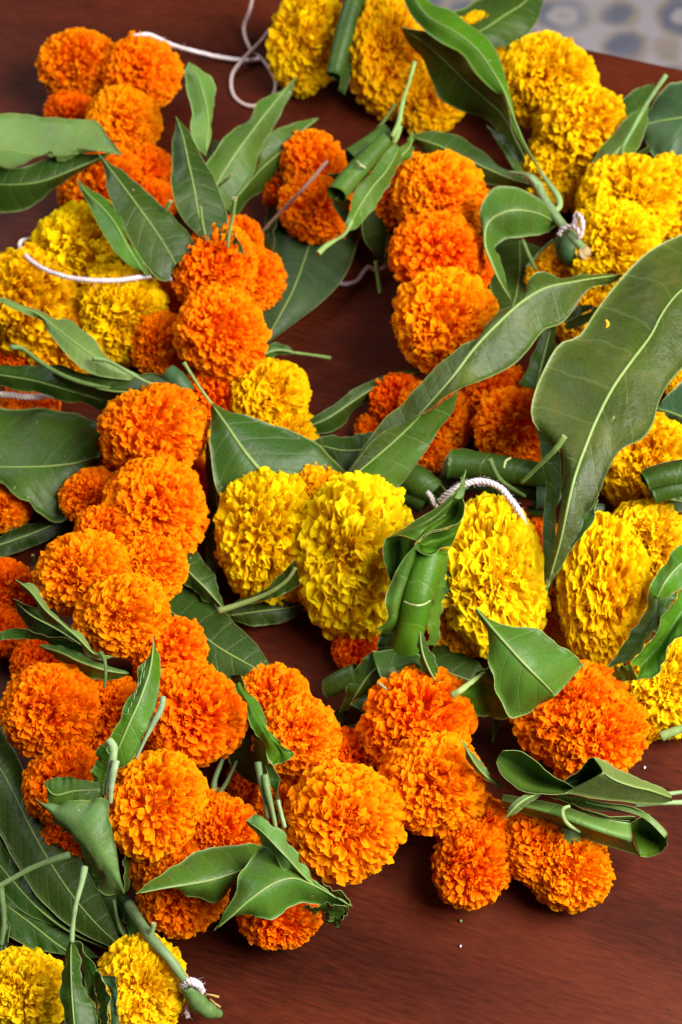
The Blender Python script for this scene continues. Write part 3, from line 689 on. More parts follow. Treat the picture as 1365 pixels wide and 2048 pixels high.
leaf(b, [(548,405,12),(540,420,14),(528,470,16),(526,520,14)], None, [(560,420,22),(552,450,22),(546,500,20),(540,560,14)], 'd', rib=False, label='narrow dark fold along the left margin')
b = single('small folded leaf whose brown stalk points right across the dark wood', 560, 700)
leaf(b, [(502,726,26),(528,698,26),(555,684,24),(592,704,18)], [(502,728,26),(535,706,24),(562,700,22),(592,706,18)], [(504,730,24),(535,716,20),(565,710,18),(592,708,18)], 'm', stalk=[(588,705,18),(625,710,12),(662,716,8)])

# left group: veined leaf, long rolled leaf, cut calyx
b = bundle('bundle of leaves pointing left over the yellow cluster, rolled to a shiny tip at right', 240, 760)
leaf(b, [(-8,595,78),(35,606,78),(75,615,77),(105,636,76),(140,641,76),(172,668,75),(210,704,71),(250,735,66),(290,756,60)], [(-8,597,80),(35,612,80),(76,627,80),(120,660,80),(165,694,78),(215,728,72),(290,758,60)], [(-8,600,80),(35,622,80),(76,638,78),(95,662,78),(120,692,76),(150,726,74),(182,747,70),(225,757,66),(290,762,58)], 'p', label='pale leaf with strong side veins and a curled tip', groove=.002)
leaf(b, [(-30,726,50),(40,733,50),(85,728,50),(125,731,52),(165,746,54),(250,752,56)], [(-30,746,46),(60,760,48),(120,776,48),(180,794,46),(245,810,42)], [(-30,766,38),(40,779,40),(85,790,40),(125,803,40),(165,802,40),(205,822,36),(240,822,34)], 'm', label='leaf running in from the left edge')
leaf(b, [(105,735,58),(160,748,60),(215,756,62),(270,750,64),(310,745,66),(350,770,66),(385,805,64),(404,828,62)], [(105,745,56),(165,765,58),(225,778,60),(280,780,62),(330,790,64),(370,812,64),(404,833,62)], [(105,752,52),(170,790,48),(225,806,46),(270,790,50),(310,800,52),(345,820,54),(378,832,56),(402,838,58)], 'm', label='rolled leaf with a shiny pointed end', groove=-.004)
petiole(b, [(20,694,70),(45,697,68),(75,720,66),(115,745,64),(165,765,62),(230,778,60)], (.0019,.0015,.0017,.0017,.001), (.11,.19,.05)); petiole(b, [(186,717,80),(215,722,80),(250,740,78),(286,760,72),(310,770,66)], (.0018,.0013,.0011,.001), (.17,.27,.09))
cal = tube('cut_calyx', pts([(334,744,66),(350,758,64),(372,788,58)]), (.0050,.0062,.0058), None, M_STEM, (.035,.085,.03), 14, end_cut=False, end_cut0=True, bump=.03)[0]
tag(cal, 'dark green cut marigold calyx between the rolled leaf tip and triangular leaf stalk', 'calyx', 'green marigold calyxes showing between blooms')

b = single('broad dark green leaf with a pale midrib at the left edge above an orange bloom', 90, 900)
leaf(b, [(-40,812,24),(40,806,26),(110,812,28),(165,820,28),(205,846,26),(205,905,24)], [(-40,932,32),(30,932,34),(90,931,34),(150,925,32),(200,912,26)], [(-40,955,32),(10,962,34),(40,992,32),(66,1000,30),(85,1022,26),(125,1042,20),(165,1010,18),(200,925,24)], 'm', curl=-.004)
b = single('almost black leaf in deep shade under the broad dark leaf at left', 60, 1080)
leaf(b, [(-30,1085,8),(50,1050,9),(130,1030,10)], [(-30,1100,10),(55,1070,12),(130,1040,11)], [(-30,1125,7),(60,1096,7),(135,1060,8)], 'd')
tube_o = petiole(None, [(66,1110,30),(70,1130,24),(76,1160,16)], (.0011,.0011), (.05,.09,.02), name='leaf_stalk'); tag(tube_o, 'thin dark leaf stalk left of the dense orange ball', 'leaf stalk')

# centre left: large triangular leaf with stalk
b = single('large dark triangular leaf with a thick pale midrib and stalk left of centre', 540, 860)
leaf(b, [(424,806,66),(470,826,62),(520,841,58),(572,856,54),(622,880,50),(665,915,46),(702,955,40)], [(424,808,70),(455,850,66),(490,900,60),(520,938,54),(560,985,44)], [(422,812,66),(420,860,62),(423,915,56),(428,960,50),(445,1005,42),(470,1040,36)], 'm', stalk=[(424,808,70),(402,778,76),(385,752,82),(368,725,88)], rr=.0012, groove=.002)
leaf(b, [(414,870,34),(412,930,30),(412,1000,26),(412,1080,20),(414,1150,14)], None, [(424,930,44),(438,1010,38),(448,1060,30),(446,1110,20),(424,1160,12)], 'd', rib=False, label='narrow dark side of the leaf hanging down')
b = single('dark leaf behind the triangular leaf, its tip under the twisted leaf', 690, 900)
leaf(b, [(616,884,30),(645,874,30),(690,872,30),(740,866,30),(790,860,30)], [(640,890,34),(690,900,34),(740,895,32),(790,870,30)], [(660,915,30),(690,950,28),(730,950,24),(780,900,24)], 'd')
b = single('slender leaf with wavy edge on dark wood between yellow bloom and twisted leaf', 700, 810)
leaf(b, [(598,850,20),(640,826,22),(685,798,24),(730,766,26),(785,746,28),(862,733,30)], [(600,858,20),(655,838,22),(705,806,24),(745,780,24),(800,757,26),(862,736,30)], [(602,868,16),(650,864,12),(688,850,10),(718,815,12),(758,782,16),(812,762,20),(862,740,28)], 'm', groove=.002)

# the twisted leaf through the middle
b = single('long twisted mango leaf arching from the upper right down to the centre', 900, 720)
leaf(b, [(1245,548,86),(1205,549,88),(1165,545,92),(1120,556,96),(1088,545,98),(1066,552,98),(1056,590,98),(1040,607,96),(1000,614,94),(975,645,92),(958,672,90),(920,702,86),(870,735,80),(830,775,74),(795,815,66),(755,860,58),(690,950,48)], [(1245,549,88),(1200,555,92),(1150,563,96),(1090,576,100),(1040,607,100),(990,652,96),(945,700,92),(905,752,86),(860,805,78),(800,870,66),(680,975,50)], [(1245,552,84),(1220,568,84),(1182,573,86),(1165,600,86),(1148,625,84),(1118,650,84),(1085,660,86),(1055,702,86),(1020,735,84),(965,758,86),(918,778,88),(872,814,80),(822,838,72),(770,866,64),(725,910,56),(680,970,48)], 'o', n=48, rr=.0008, label='twisted blade with a crinkled grey green sheen', ripple=5, wave=.0018, vk=.40)
leaf(b, [(919,778,88),(872,815,79),(822,840,71),(768,868,63),(722,912,55),(672,985,46)], [(919,779,88),(890,820,76),(850,870,66),(795,915,58),(720,990,48)], [(919,780,87),(908,812,76),(882,858,66),(850,905,60),(818,950,56),(770,1000,48)], 'g', n=36, label='lower flap of the blade, lighter green with fine veins', rib=False, vk=.35)

# the huge leaf at right
b = single('huge curved mango leaf at the right edge with bright patches and a cut stalk', 1230, 740)
leaf(b, [(1420,450,92),(1365,470,94),(1320,492,96),(1278,520,96),(1240,552,96),(1218,582,96),(1188,622,96),(1158,668,96),(1122,690,96),(1092,738,94),(1070,792,92),(1065,832,90),(1085,862,88),(1106,884,86),(1120,906,84),(1121,950,80),(1116,1020,74),(1104,1090,66),(1094,1170,56)], [(1420,545,108),(1362,580,108),(1325,625,108),(1300,672,106),(1262,722,106),(1225,775,104),(1192,840,100),(1170,895,96),(1150,950,92),(1135,1010,86),(1120,1085,74),(1096,1172,56)], [(1420,690,96),(1365,738,98),(1335,772,98),(1322,800,98),(1312,838,98),(1285,880,96),(1240,902,94),(1215,945,90),(1195,1000,84),(1168,1055,76),(1135,1105,68),(1098,1175,56)], 'o', n=48, rr=.0009, label='wide blade with large side veins', wave=.0022, ripple=2, vk=.30)
leaf(b, [(1068,842,80),(1082,895,76),(1090,960,70),(1088,1040,64),(1086,1110,58),(1090,1170,54)], None, [(1108,885,83),(1121,910,81),(1121,960,77),(1114,1040,68),(1104,1110,61),(1092,1172,54)], 'm', rib=False, label='folded back left margin')
leaf(b, [(1196,998,85),(1170,1040,78),(1140,1085,70),(1110,1140,61),(1090,1180,56)], None, [(1196,1000,88),(1180,1050,80),(1150,1090,72),(1118,1140,62),(1094,1182,54)], 'g', rib=False, label='light curled right margin near the base')
petiole(b, [(1130,872,106),(1112,898,100),(1085,925,90),(1058,952,78),(1045,965,72)], (.0022,.0018,.0014,.0012), (.15,.24,.06))
pb = tag(petiole(None, [(1212,640,112),(1216,648,111),(1213,656,110)], (.0009,.0014,.0004), (.85,.40,.01), name='petal_scrap', cut=False), 'tiny orange petal scrap lying on the huge leaf', 'petal scrap')

# top: large folded dark leaf, its twig and the leaves of the same sprig
b = single('large folded leaf at the top with bright upper blade and shaded lower blade', 940, 170, name='mango_sprig', cat='leafy twig')
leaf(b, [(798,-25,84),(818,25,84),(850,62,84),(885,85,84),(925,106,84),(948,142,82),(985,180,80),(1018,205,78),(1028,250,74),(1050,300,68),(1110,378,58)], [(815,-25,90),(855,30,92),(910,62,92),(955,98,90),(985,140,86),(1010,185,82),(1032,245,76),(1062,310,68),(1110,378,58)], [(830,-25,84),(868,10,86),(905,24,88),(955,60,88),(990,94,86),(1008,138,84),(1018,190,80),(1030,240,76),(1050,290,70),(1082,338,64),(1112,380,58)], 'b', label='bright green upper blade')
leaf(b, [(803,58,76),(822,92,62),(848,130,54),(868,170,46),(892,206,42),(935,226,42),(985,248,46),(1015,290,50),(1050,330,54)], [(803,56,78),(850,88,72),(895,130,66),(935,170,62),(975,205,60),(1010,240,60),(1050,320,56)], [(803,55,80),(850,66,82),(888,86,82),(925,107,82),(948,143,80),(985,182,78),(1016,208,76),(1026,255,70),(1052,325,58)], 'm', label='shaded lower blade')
leaf(b, [(820,268,44),(868,264,46),(918,274,46),(965,300,48),(1000,334,50),(1040,352,52),(1070,368,54)], [(820,272,46),(880,292,46),(935,318,46),(985,342,48),(1030,360,52),(1070,370,54)], [(822,280,40),(860,322,34),(905,350,32),(950,366,36),(1000,372,42),(1070,374,52)], 'm', label='dark leaf lying to the left of the twig')
leaf(b, [(972,250,50),(1000,292,52),(1034,346,54)], None, [(972,250,50),(1015,276,54),(1032,305,54),(1048,350,54)], 'm', rib=False)
leaf(b, [(1112,442,56),(1094,412,66),(1062,386,74),(1022,370,78),(988,378,78),(964,410,76),(962,450,70),(972,488,64),(985,520,60),(992,558,56),(1016,592,52),(1026,606,50)], [(1112,446,58),(1078,427,68),(1035,420,76),(1000,428,76),(976,448,72),(972,488,68),(984,525,62),(1000,562,56),(1026,606,50)], [(1112,452,52),(1088,466,54),(1050,474,58),(1012,480,60),(992,496,58),(996,520,56),(1010,552,54),(1020,580,52),(1026,606,50)], 'g', n=40, label='curled leaf bending down in an arc', rr=.0008)
tube('twig', pts([(1052,352,60),(1072,366,62),(1088,395,60),(1108,428,60),(1130,455,62),(1150,478,64),(1172,505,66)]), (.0026,.0030,.0026,.0030,.0026,.0028,.0025), b, M_STEM, (.17,.25,.10), 12, end_cut=True, bump=.08)
petiole(b, [(1020,345,54),(1045,348,60),(1062,356,64),(1076,372,64)], (.0014,.0018,.0024), (.20,.28,.13), cut=False); petiole(b, [(1080,340,66),(1100,370,64),(1116,392,62),(1120,412,60),(1108,424,60)], (.0012,.0020,.0026,.0022), (.20,.29,.10), cut=False)
petiole(b, [(1045,478,50),(1058,510,44),(1072,540,36)], (.0016,.0014), (.12,.20,.05)); petiole(b, [(1108,480,40),(1085,500,36),(1052,536,30)], (.0013,.0012), (.09,.15,.04))
dry = tube('dry_twig_end', pts([(1160,512,64),(1170,506,68),(1178,500,68)]), (.0020,.0032,.0018), b, M_CUT, None, 8, bump=.3)
cal = tube('calyx', pts([(1132,478,44),(1140,500,44),(1160,520,40)]), (.0070,.0090,.0060), None, M_STEM, (.05,.11,.04), 14, bump=.04)[0]
tag(cal, 'dark green calyx under the string knot of the woody twig', 'calyx', 'green marigold calyxes showing between blooms')
b = single('dark leaf on the wood behind the curled leaf, right of the orange column', 1010, 540)
leaf(b, [(985,470,10),(975,530,12),(985,590,14),(1010,640,14)], [(1040,480,12),(1040,540,14),(1030,600,16),(1012,645,14)], [(1100,500,10),(1095,560,12),(1060,610,12),(1014,650,14)], 'm')
b = single('broad leaf at the very top, its pale midrib running to the table edge', 1000, 40)
leaf(b, [(898,26,30),(925,8,30),(960,-12,32),(1020,-40,32),(1080,-55,32)], [(930,75,38),(970,55,38),(1010,28,38),(1050,2,36),(1085,-40,32)], [(985,98,30),(1030,84,30),(1062,60,30),(1082,30,30),(1088,-10,32)], 'm', curl=-.003)
leaf(b, [(1005,90,16),(1030,78,18),(1065,70,20)], None, [(1015,106,16),(1040,104,14),(1064,86,14)], 'g', rib=False)
b = bundle('dark green rolled leaf between the two blurred yellow blooms at the top', 690, 80)
roll(b, [(722,-30,70),(700,30,62),(668,152,44)], (6,6.5,5), 'm', 1.1, 1.0); leaf(b, [(735,-20,60),(715,40,52),(690,110,44),(678,180,30)], None, [(755,-20,50),(735,40,44),(712,120,36),(690,190,26)], 'd', rib=False)

# upper right: folded leaf with upright stalk, and blue green leaf
b = bundle('folded leaf with a long upright stalk at the upper right', 1240, 280)
leaf(b, [(1172,360,44),(1190,318,50),(1215,280,56),(1248,240,60),(1285,218,60),(1300,205,60)], [(1182,362,48),(1215,320,56),(1245,290,60),(1270,255,62),(1300,205,60)], [(1190,362,44),(1225,338,48),(1262,322,50),(1285,285,52),(1292,250,56),(1300,205,60)], 'g')
leaf(b, [(1200,240,26),(1225,215,28),(1262,185,30),(1310,165,30)], None, [(1215,280,26),(1245,250,28),(1280,225,30),(1310,175,30)], 'm', rib=False)
leaf(b, [(1172,366,40),(1210,338,46),(1250,318,50),(1300,292,50)], None, [(1178,372,36),(1220,356,36),(1262,340,38),(1302,300,46)], 'd', rib=False)
petiole(b, [(1333,150,96),(1312,180,90),(1285,222,82),(1265,260,76),(1248,290,70),(1242,308,64)], (.0020,.0018,.0014,.0013,.0018), (.16,.27,.09))
b = single('leaf with painted blue green sheen, pale straight midrib at the right edge near the table corner', 1330, 235)
leaf(b, [(1430,140,34),(1370,150,34),(1330,166,32),(1300,200,30),(1282,250,28)], [(1430,222,40),(1370,232,38),(1320,240,34),(1280,252,28)], [(1430,318,26),(1370,318,26),(1325,322,24),(1298,300,24),(1280,258,26)], 't', curl=-.004)
b = single('bluish leaf scrap of leaf edge right of the huge leaf, above golden yellow bloom', 1350, 800)
leaf(b, [(1400,735,38),(1368,760,38),(1345,780,38),(1318,812,36)], [(1400,838,42),(1365,832,40),(1335,822,38),(1314,818,36)], [(1400,862,34),(1360,848,34),(1335,840,34),(1312,826,34)], 't')
b = single('upright narrow leaf in the gap between twisted leaf and huge leaf', 1085, 710)
leaf(b, [(1038,768,50),(1055,738,50),(1070,700,50),(1082,668,52),(1100,640,54)], [(1072,782,52),(1082,740,52),(1092,700,52),(1102,660,54)], [(1095,790,46),(1108,740,46),(1114,700,46),(1112,650,50)], 'm')
b = bundle('small dark folded leaf ends behind the tip of the twisted leaf', 1160, 640)
leaf(b, [(1130,652,56),(1155,632,58),(1190,618,58),(1225,605,58)], None, [(1135,662,50),(1165,650,50),(1195,640,50),(1230,625,50)], 'm', rib=False); leaf(b, [(1128,640,50),(1150,615,52),(1185,608,52)], None, [(1132,650,48),(1158,632,48),(1188,616,50)], 'd', rib=False)

# rolled bundle behind the string loop
b = bundle('dark bundle of rolled leaves behind the arched string', 990, 940)
leaf(b, [(885,930,34),(905,898,38),(950,905,40),(1010,920,40),(1100,940,40)], [(880,955,40),(930,940,44),(1000,950,44),(1100,965,42)], [(890,975,30),(940,980,30),(1010,985,30),(1105,990,32)], 'd')
roll(b, [(898,925,56),(950,928,56),(1020,938,56),(1100,950,54)], (8,7.5,6.5), 'm', 1.1, 2.2, grow=.2); roll(b, [(930,960,40),(1000,970,40),(1085,985,40)], (6,6,5), 'd', 1.0, 2.0)
leaf(b, [(800,925,48),(835,930,50),(870,955,50),(895,985,48)], None, [(798,950,38),(830,955,42),(855,978,42),(880,1005,40)], 'm', rib=False)
roll(b, [(800,950,46),(835,962,46),(875,985,44)], (8,8.5,7), 'm', 1.05, 2.4); roll(b, [(775,975,36),(805,985,38),(850,1010,38)], (6,6,5), 'd', 1.05, 2.0)
roll(b, [(1072,990,46),(1095,992,46),(1115,998,44)], (7,6), 't', 1.0, 2.6); roll(b, [(1058,1022,30),(1100,1022,30)], (3,3), 'm', 1, 0); roll(b, [(1125,1012,40),(1165,1015,38),(1206,1020,36)], (4,4,3.5), 't', 1.1, 0)
petiole(b, [(980,918,78),(988,938,74),(1002,960,68),(1030,980,60),(1050,992,52)], (.0019,.0015,.0013), (.09,.15,.04)); petiole(b, [(1022,916,70),(1012,922,72),(1008,936,70)], (.0008,.0008), (.38,.42,.18), cut=False)
b = bundle('stack of folded leaf edges reaching in from the right edge', 1320, 965)
leaf(b, [(1155,1030,34),(1200,1040,36),(1250,1028,38),(1300,1000,42),(1420,970,44)], None, [(1155,1036,32),(1205,1052,32),(1255,1050,32),(1310,1030,34),(1420,1015,34)], 'm', rib=False, label='long low leaf running left from the stack')
roll(b, [(1290,962,66),(1330,950,68),(1420,938,68)], (5.5,6.5,7), 'm', 1.2, 2.6, grow=.3); roll(b, [(1308,988,60),(1345,976,62),(1420,966,62)], (5,6,6), 'm', 1.2, 2.8, grow=.3)
leaf(b, [(1282,958,64),(1320,942,70),(1420,928,72)], None, [(1305,990,60),(1345,1000,60),(1420,1010,58)], 'm', rib=False)

# tall rolled bundle in the centre
b = bundle('tall bundle of rolled leaves standing between the big central yellow blooms', 850, 1130)
leaf(b, [(932,938,84),(922,965,82),(905,990,80),(895,1010,78)], None, [(933,938,84),(931,970,80),(926,1000,78),(915,1020,76)], 'g', rib=False, label='tiny pointed leaf tip')
leaf(b, [(915,984,90),(872,1016,92),(820,1048,90),(772,1078,84)], [(905,1002,94),(872,1032,97),(838,1052,96),(800,1070,90)], [(892,1030,88),(864,1048,90),(846,1062,92),(834,1082,90)], 'g', rib=False, label='outer rolled leaf, upper side', wave=.0003, groove=-.001, vk=.3)
leaf(b, [(771,1079,86),(767,1100,82),(772,1130,78),(784,1168,72)], [(800,1072,76),(792,1100,70),(790,1130,68),(792,1160,66)], [(834,1082,90),(824,1104,84),(808,1130,78),(790,1165,72)], 'g', rib=False, label='open mouth of the outer rolled leaf', wave=.0003, groove=0, vk=.3)
leaf(b, [(838,1084,94),(812,1112,88),(790,1148,82),(774,1182,76),(773,1212,72),(776,1236,68),(764,1252,64),(748,1258,60)], [(840,1088,92),(820,1130,86),(802,1170,80),(792,1210,74),(786,1240,68),(760,1260,62)], [(842,1090,88),(832,1130,80),(818,1180,74),(804,1230,66),(788,1262,58),(765,1266,56)], 'g', n=34, rib=False, label='wavy side blade folded to the left', wave=.0008, vk=.3)
leaf(b, [(908,996,88),(884,1026,88),(860,1046,88),(838,1066,88),(826,1086,86)], [(918,998,80),(902,1030,78),(876,1052,80),(850,1068,82),(830,1088,84)], [(925,996,92),(930,1014,92),(922,1040,90),(896,1054,90),(864,1062,92),(842,1074,92),(828,1090,90)], 'b', rib=False, label='bright green inner fold', wave=.0003, groove=0, vk=.3)
leaf(b, [(924,1042,86),(896,1057,88),(866,1066,90),(846,1078,90),(832,1092,90)], [(912,1070,80),(885,1080,78),(860,1085,78),(838,1096,82)], [(902,1092,88),(884,1096,90),(866,1108,92),(848,1108,92),(834,1098,92)], 'b', rib=False, label='second bright inner fold with a notched rim', wave=.0003, groove=0, vk=.3)
roll(b, [(862,1104,82),(850,1145,78),(836,1200,72),(822,1260,60),(806,1325,46)], (8.5,8,7.5,7), 'b', 1.05, 1.4, label='upright tube shaped roll')
leaf(b, [(872,1105,72),(868,1160,64),(862,1220,52),(855,1290,40)], None, [(898,1098,66),(895,1150,56),(885,1220,44),(875,1290,32)], 'g', rib=False, vk=.3)
leaf(b, [(762,1262,36),(755,1300,30),(765,1335,22)], None, [(800,1262,40),(795,1300,32),(790,1335,24)], 'd', rib=False)
petiole(b, [(809,1203,84),(822,1209,88),(836,1211,90),(850,1208,88),(861,1201,84)], (.0005,.0007,.0005), (.40,.46,.22), cut=False)
cal = tube('calyx', pts([(866,1160,44),(885,1168,46),(905,1172,46)]), (.0060,.0090,.0080), None, M_STEM, (.04,.09,.03), 14, bump=.04)[0]
tag(cal, 'dark green calyx between the tall rolled leaf and the yellow bloom', 'calyx', 'green marigold calyxes showing between blooms')

# dark folded bundle under it
b = bundle('dark folded leaf bundle on the wood above the overlapping orange pair', 790, 1350)
leaf(b, [(870,1290,14),(920,1300,16),(960,1330,16),(985,1370,14)], [(850,1330,20),(900,1345,20),(950,1365,18),(985,1390,14)], [(850,1400,16),(900,1420,14),(950,1415,12),(985,1400,12)], 'm', label='wide dark leaf lying to the right')
leaf(b, [(745,1302,52),(722,1325,48),(700,1355,42),(690,1395,34),(678,1425,26)], [(760,1330,50),(735,1355,46),(715,1385,40),(695,1420,28)], [(768,1356,46),(750,1378,42),(728,1402,34),(705,1430,24)], 'm')
leaf(b, [(745,1301,54),(790,1301,54),(830,1306,54),(868,1325,50),(895,1370,44)], [(752,1330,56),(800,1328,56),(838,1330,56),(880,1372,46)], [(764,1364,52),(792,1348,54),(832,1322,56),(860,1352,52),(870,1390,46)], 'm', rib=False, label='folded leaf with a light crease')
leaf(b, [(700,1408,40),(745,1380,46),(790,1352,52),(832,1322,56)], [(725,1425,40),(775,1398,46),(815,1370,50),(850,1345,54)], [(745,1450,34),(790,1425,38),(835,1410,42),(880,1395,44)], 'm', rib=False)
roll(b, [(652,1375,32),(680,1362,36),(720,1345,40)], (5,6,6), 'd', 1.0, 2.6); leaf(b, [(655,1432,20),(690,1412,26),(735,1396,32)], None, [(665,1470,14),(705,1450,18),(750,1440,24)], 'd', rib=False)
leaf(b, [(838,1263,74),(836,1300,70),(848,1340,64),(880,1388,54)], [(840,1263,74),(846,1305,72),(862,1345,66),(888,1388,54)], [(842,1263,74),(862,1298,68),(874,1335,62),(900,1388,52)], 'm', label='upright pointed leaf tip')
petiole(b, [(758,1366,58),(770,1376,58),(788,1386,54)], (.0011,.0009), (.30,.32,.14), cut=False)

# triangular pale leaf at right
b = bundle('pale triangular folded leaf with a cut stalk above the big right orange pair', 1050, 1340)
leaf(b, [(950,1214,88),(982,1240,86),(1025,1250,84),(1064,1257,82),(1098,1274,78),(1136,1298,72),(1168,1330,60)], [(950,1214,88),(985,1256,90),(1020,1295,88),(1056,1334,84),(1088,1366,76),(1112,1392,66)], [(950,1214,88),(966,1252,86),(979,1288,82),(975,1316,80),(990,1352,76),(990,1380,72),(1004,1408,66),(1025,1438,58),(1060,1420,56),(1090,1405,58)], 'g', n=36, rr=.0008, label='upper blade with clear pale side veins')
leaf(b, [(920,1380,62),(945,1356,66),(978,1334,70),(992,1350,66)], [(922,1386,62),(950,1378,60),(975,1375,60),(1000,1395,58)], [(922,1390,60),(936,1418,48),(968,1434,42),(1000,1438,42),(1030,1432,48)], 'b', groove=.004, rib=False, label='lower blade folded under, bright green')
petiole(b, [(905,1390,70),(920,1382,72),(938,1368,70),(960,1352,68),(982,1338,68)], (.0024,.0020,.0014,.0008), (.25,.33,.10))
leaf(b, [(985,1486,12),(985,1460,20),(990,1438,30)], None, [(985,1486,12),(996,1465,18),(1002,1438,28)], 'm', rib=False)
b = single('thin curved leaf tip resting against the light orange bloom at lower right', 950, 1530)
leaf(b, [(922,1480,76),(930,1502,74),(945,1532,68),(965,1556,60),(1010,1580,48)], [(922,1480,76),(938,1506,76),(954,1532,70),(974,1554,60),(1010,1580,48)], [(922,1480,76),(944,1500,72),(962,1526,66),(982,1548,58),(1012,1578,46)], 'p')

# looped bundle at the lower right
b = bundle('looped mango leaf bundle with two long stalks lying at the lower right on bare wood', 1170, 1610)
leaf(b, [(1006,1502,66),(1040,1502,66),(1072,1524,64),(1110,1554,62),(1150,1576,60)], [(998,1512,56),(1030,1535,48),(1075,1560,46),(1120,1574,52),(1160,1582,56)], [(994,1524,66),(1008,1553,66),(1044,1580,66),(1100,1588,64),(1160,1586,60)], 'g', groove=-.001, rib=False, label='left loop seen from its open side', wave=.0003, vk=.5)
leaf(b, [(1130,1562,60),(1160,1540,66),(1180,1518,72),(1192,1516,74),(1206,1522,74)], [(1120,1574,52),(1150,1562,52),(1178,1552,54),(1198,1548,60),(1209,1540,72)], [(1130,1584,60),(1155,1580,62),(1180,1574,66),(1200,1562,70),(1207,1544,73)], 'm', rib=False, label='dark inside of the right loop', wave=.0003, vk=.5)
leaf(b, [(1188,1515,74),(1208,1520,74),(1245,1542,70),(1285,1560,66),(1320,1572,62),(1344,1590,56)], [(1206,1545,80),(1230,1560,78),(1265,1572,74),(1300,1580,68),(1344,1596,58)], [(1130,1586,62),(1175,1594,64),(1225,1602,62),(1275,1606,58),(1320,1608,54),(1345,1602,52)], 'p', n=34, label='outer side of the right loop, rolled towards the stalk', groove=-.001, wave=.0003, vk=.5)
leaf(b, [(1110,1588,54),(1160,1596,56),(1210,1606,56),(1262,1614,54),(1300,1630,50)], None, [(1120,1600,44),(1165,1615,44),(1215,1622,44),(1262,1628,42),(1300,1640,40)], 'p', rib=False, wave=.0003, vk=.5); leaf(b, [(1140,1606,50),(1180,1622,52),(1215,1632,52),(1270,1634,50)], None, [(1150,1618,40),(1190,1634,40),(1222,1644,40),(1275,1648,38)], 'p', rib=False, wave=.0003, vk=.5)
leaf(b, [(1100,1594,48),(1150,1612,48),(1200,1636,48),(1260,1642,46)], None, [(1110,1606,38),(1160,1630,38),(1205,1650,38),(1262,1656,36)], 'g', rib=False, wave=.0003, vk=.5)
leaf(b, [(1005,1588,40),(1050,1596,44),(1100,1604,46),(1150,1620,48),(1200,1636,48),(1262,1646,46)], [(1004,1600,46),(1050,1612,50),(1100,1624,52),(1150,1640,54),(1205,1660,52),(1266,1680,46)], [(1006,1614,38),(1050,1628,40),(1095,1640,40),(1140,1660,38),(1185,1682,34),(1235,1698,30),(1282,1714,26)], 'p', n=36, groove=-.003, rib=False, label='long lower roll lit from above', wave=.0003, vk=.5)
leaf(b, [(1262,1646,46),(1285,1636,50),(1312,1642,50),(1334,1666,46)], [(1268,1670,32),(1290,1668,28),(1312,1672,28),(1334,1684,36)], [(1282,1713,28),(1300,1714,28),(1322,1704,30),(1335,1690,36)], 'b', rib=False, label='bright open end of the lower roll', wave=.0003, vk=.5)
leaf(b, [(1170,1598,54),(1220,1606,54),(1275,1616,52),(1312,1640,50),(1336,1668,46)], None, [(1172,1606,52),(1220,1616,52),(1270,1628,50),(1300,1645,50),(1330,1676,46)], 'p', rib=False, wave=.0003, vk=.5)
leaf(b, [(1010,1638,58),(1022,1612,62),(1045,1592,64),(1085,1584,60)], [(1010,1638,60),(1034,1612,64),(1060,1594,64),(1088,1586,60)], [(1010,1638,56),(1042,1620,58),(1062,1604,60),(1088,1588,58)], 'p', label='small pointed leaf tip crossing the roll', wave=.0003, vk=.5)
petiole(b, [(1290,1594,56),(1320,1590,54),(1350,1586,52),(1400,1580,50)], (.0016,.0012), (.22,.33,.13)); petiole(b, [(1270,1610,54),(1320,1606,52),(1360,1605,50),(1400,1604,48)], (.0014,.0018), (.24,.34,.14))
petiole(b, [(1140,1612,60),(1127,1618,60),(1126,1632,58),(1136,1648,54),(1160,1664,48)], (.0010,.0015,.0013,.0009), (.26,.36,.12), cut=False)
cal = tube('calyx', pts([(1128,1648,34),(1136,1664,34),(1142,1690,30)]), (.0052,.0062,.0050), None, M_STEM, (.12,.20,.06), 14, bump=.04)[0]
tag(cal, 'green ribbed calyx below the looped leaf bundle at the lower right', 'calyx', 'green marigold calyxes showing between blooms')

# right edge folded leaves
b = bundle('folded leaves with a bright green pocket at the right edge below the curly yellow bloom', 1300, 1260)
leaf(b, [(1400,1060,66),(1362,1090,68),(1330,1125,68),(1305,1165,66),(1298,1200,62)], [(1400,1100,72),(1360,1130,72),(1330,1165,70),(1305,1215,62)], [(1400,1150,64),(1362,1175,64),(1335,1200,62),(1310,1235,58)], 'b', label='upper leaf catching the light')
leaf(b, [(1300,1180,62),(1290,1220,60),(1268,1260,56),(1238,1300,50),(1215,1335,44)], [(1315,1195,66),(1308,1235,64),(1285,1280,58),(1250,1325,50)], [(1332,1190,60),(1322,1240,58),(1305,1275,54),(1270,1310,50),(1240,1345,44)], 'm', rib=False)
leaf(b, [(1330,1175,64),(1316,1210,64),(1322,1240,62),(1305,1262,58)], None, [(1355,1190,60),(1340,1215,60),(1332,1245,58),(1318,1270,56)], 'm', rib=False)
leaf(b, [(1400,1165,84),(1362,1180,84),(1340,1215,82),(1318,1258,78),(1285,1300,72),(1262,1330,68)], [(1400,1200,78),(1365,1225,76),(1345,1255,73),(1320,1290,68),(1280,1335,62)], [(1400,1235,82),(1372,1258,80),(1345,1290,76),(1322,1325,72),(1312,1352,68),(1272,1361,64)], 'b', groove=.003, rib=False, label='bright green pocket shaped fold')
leaf(b, [(1262,1330,68),(1240,1334,64),(1222,1350,56)], None, [(1276,1360,64),(1255,1362,58),(1222,1360,54)], 'g', rib=False)
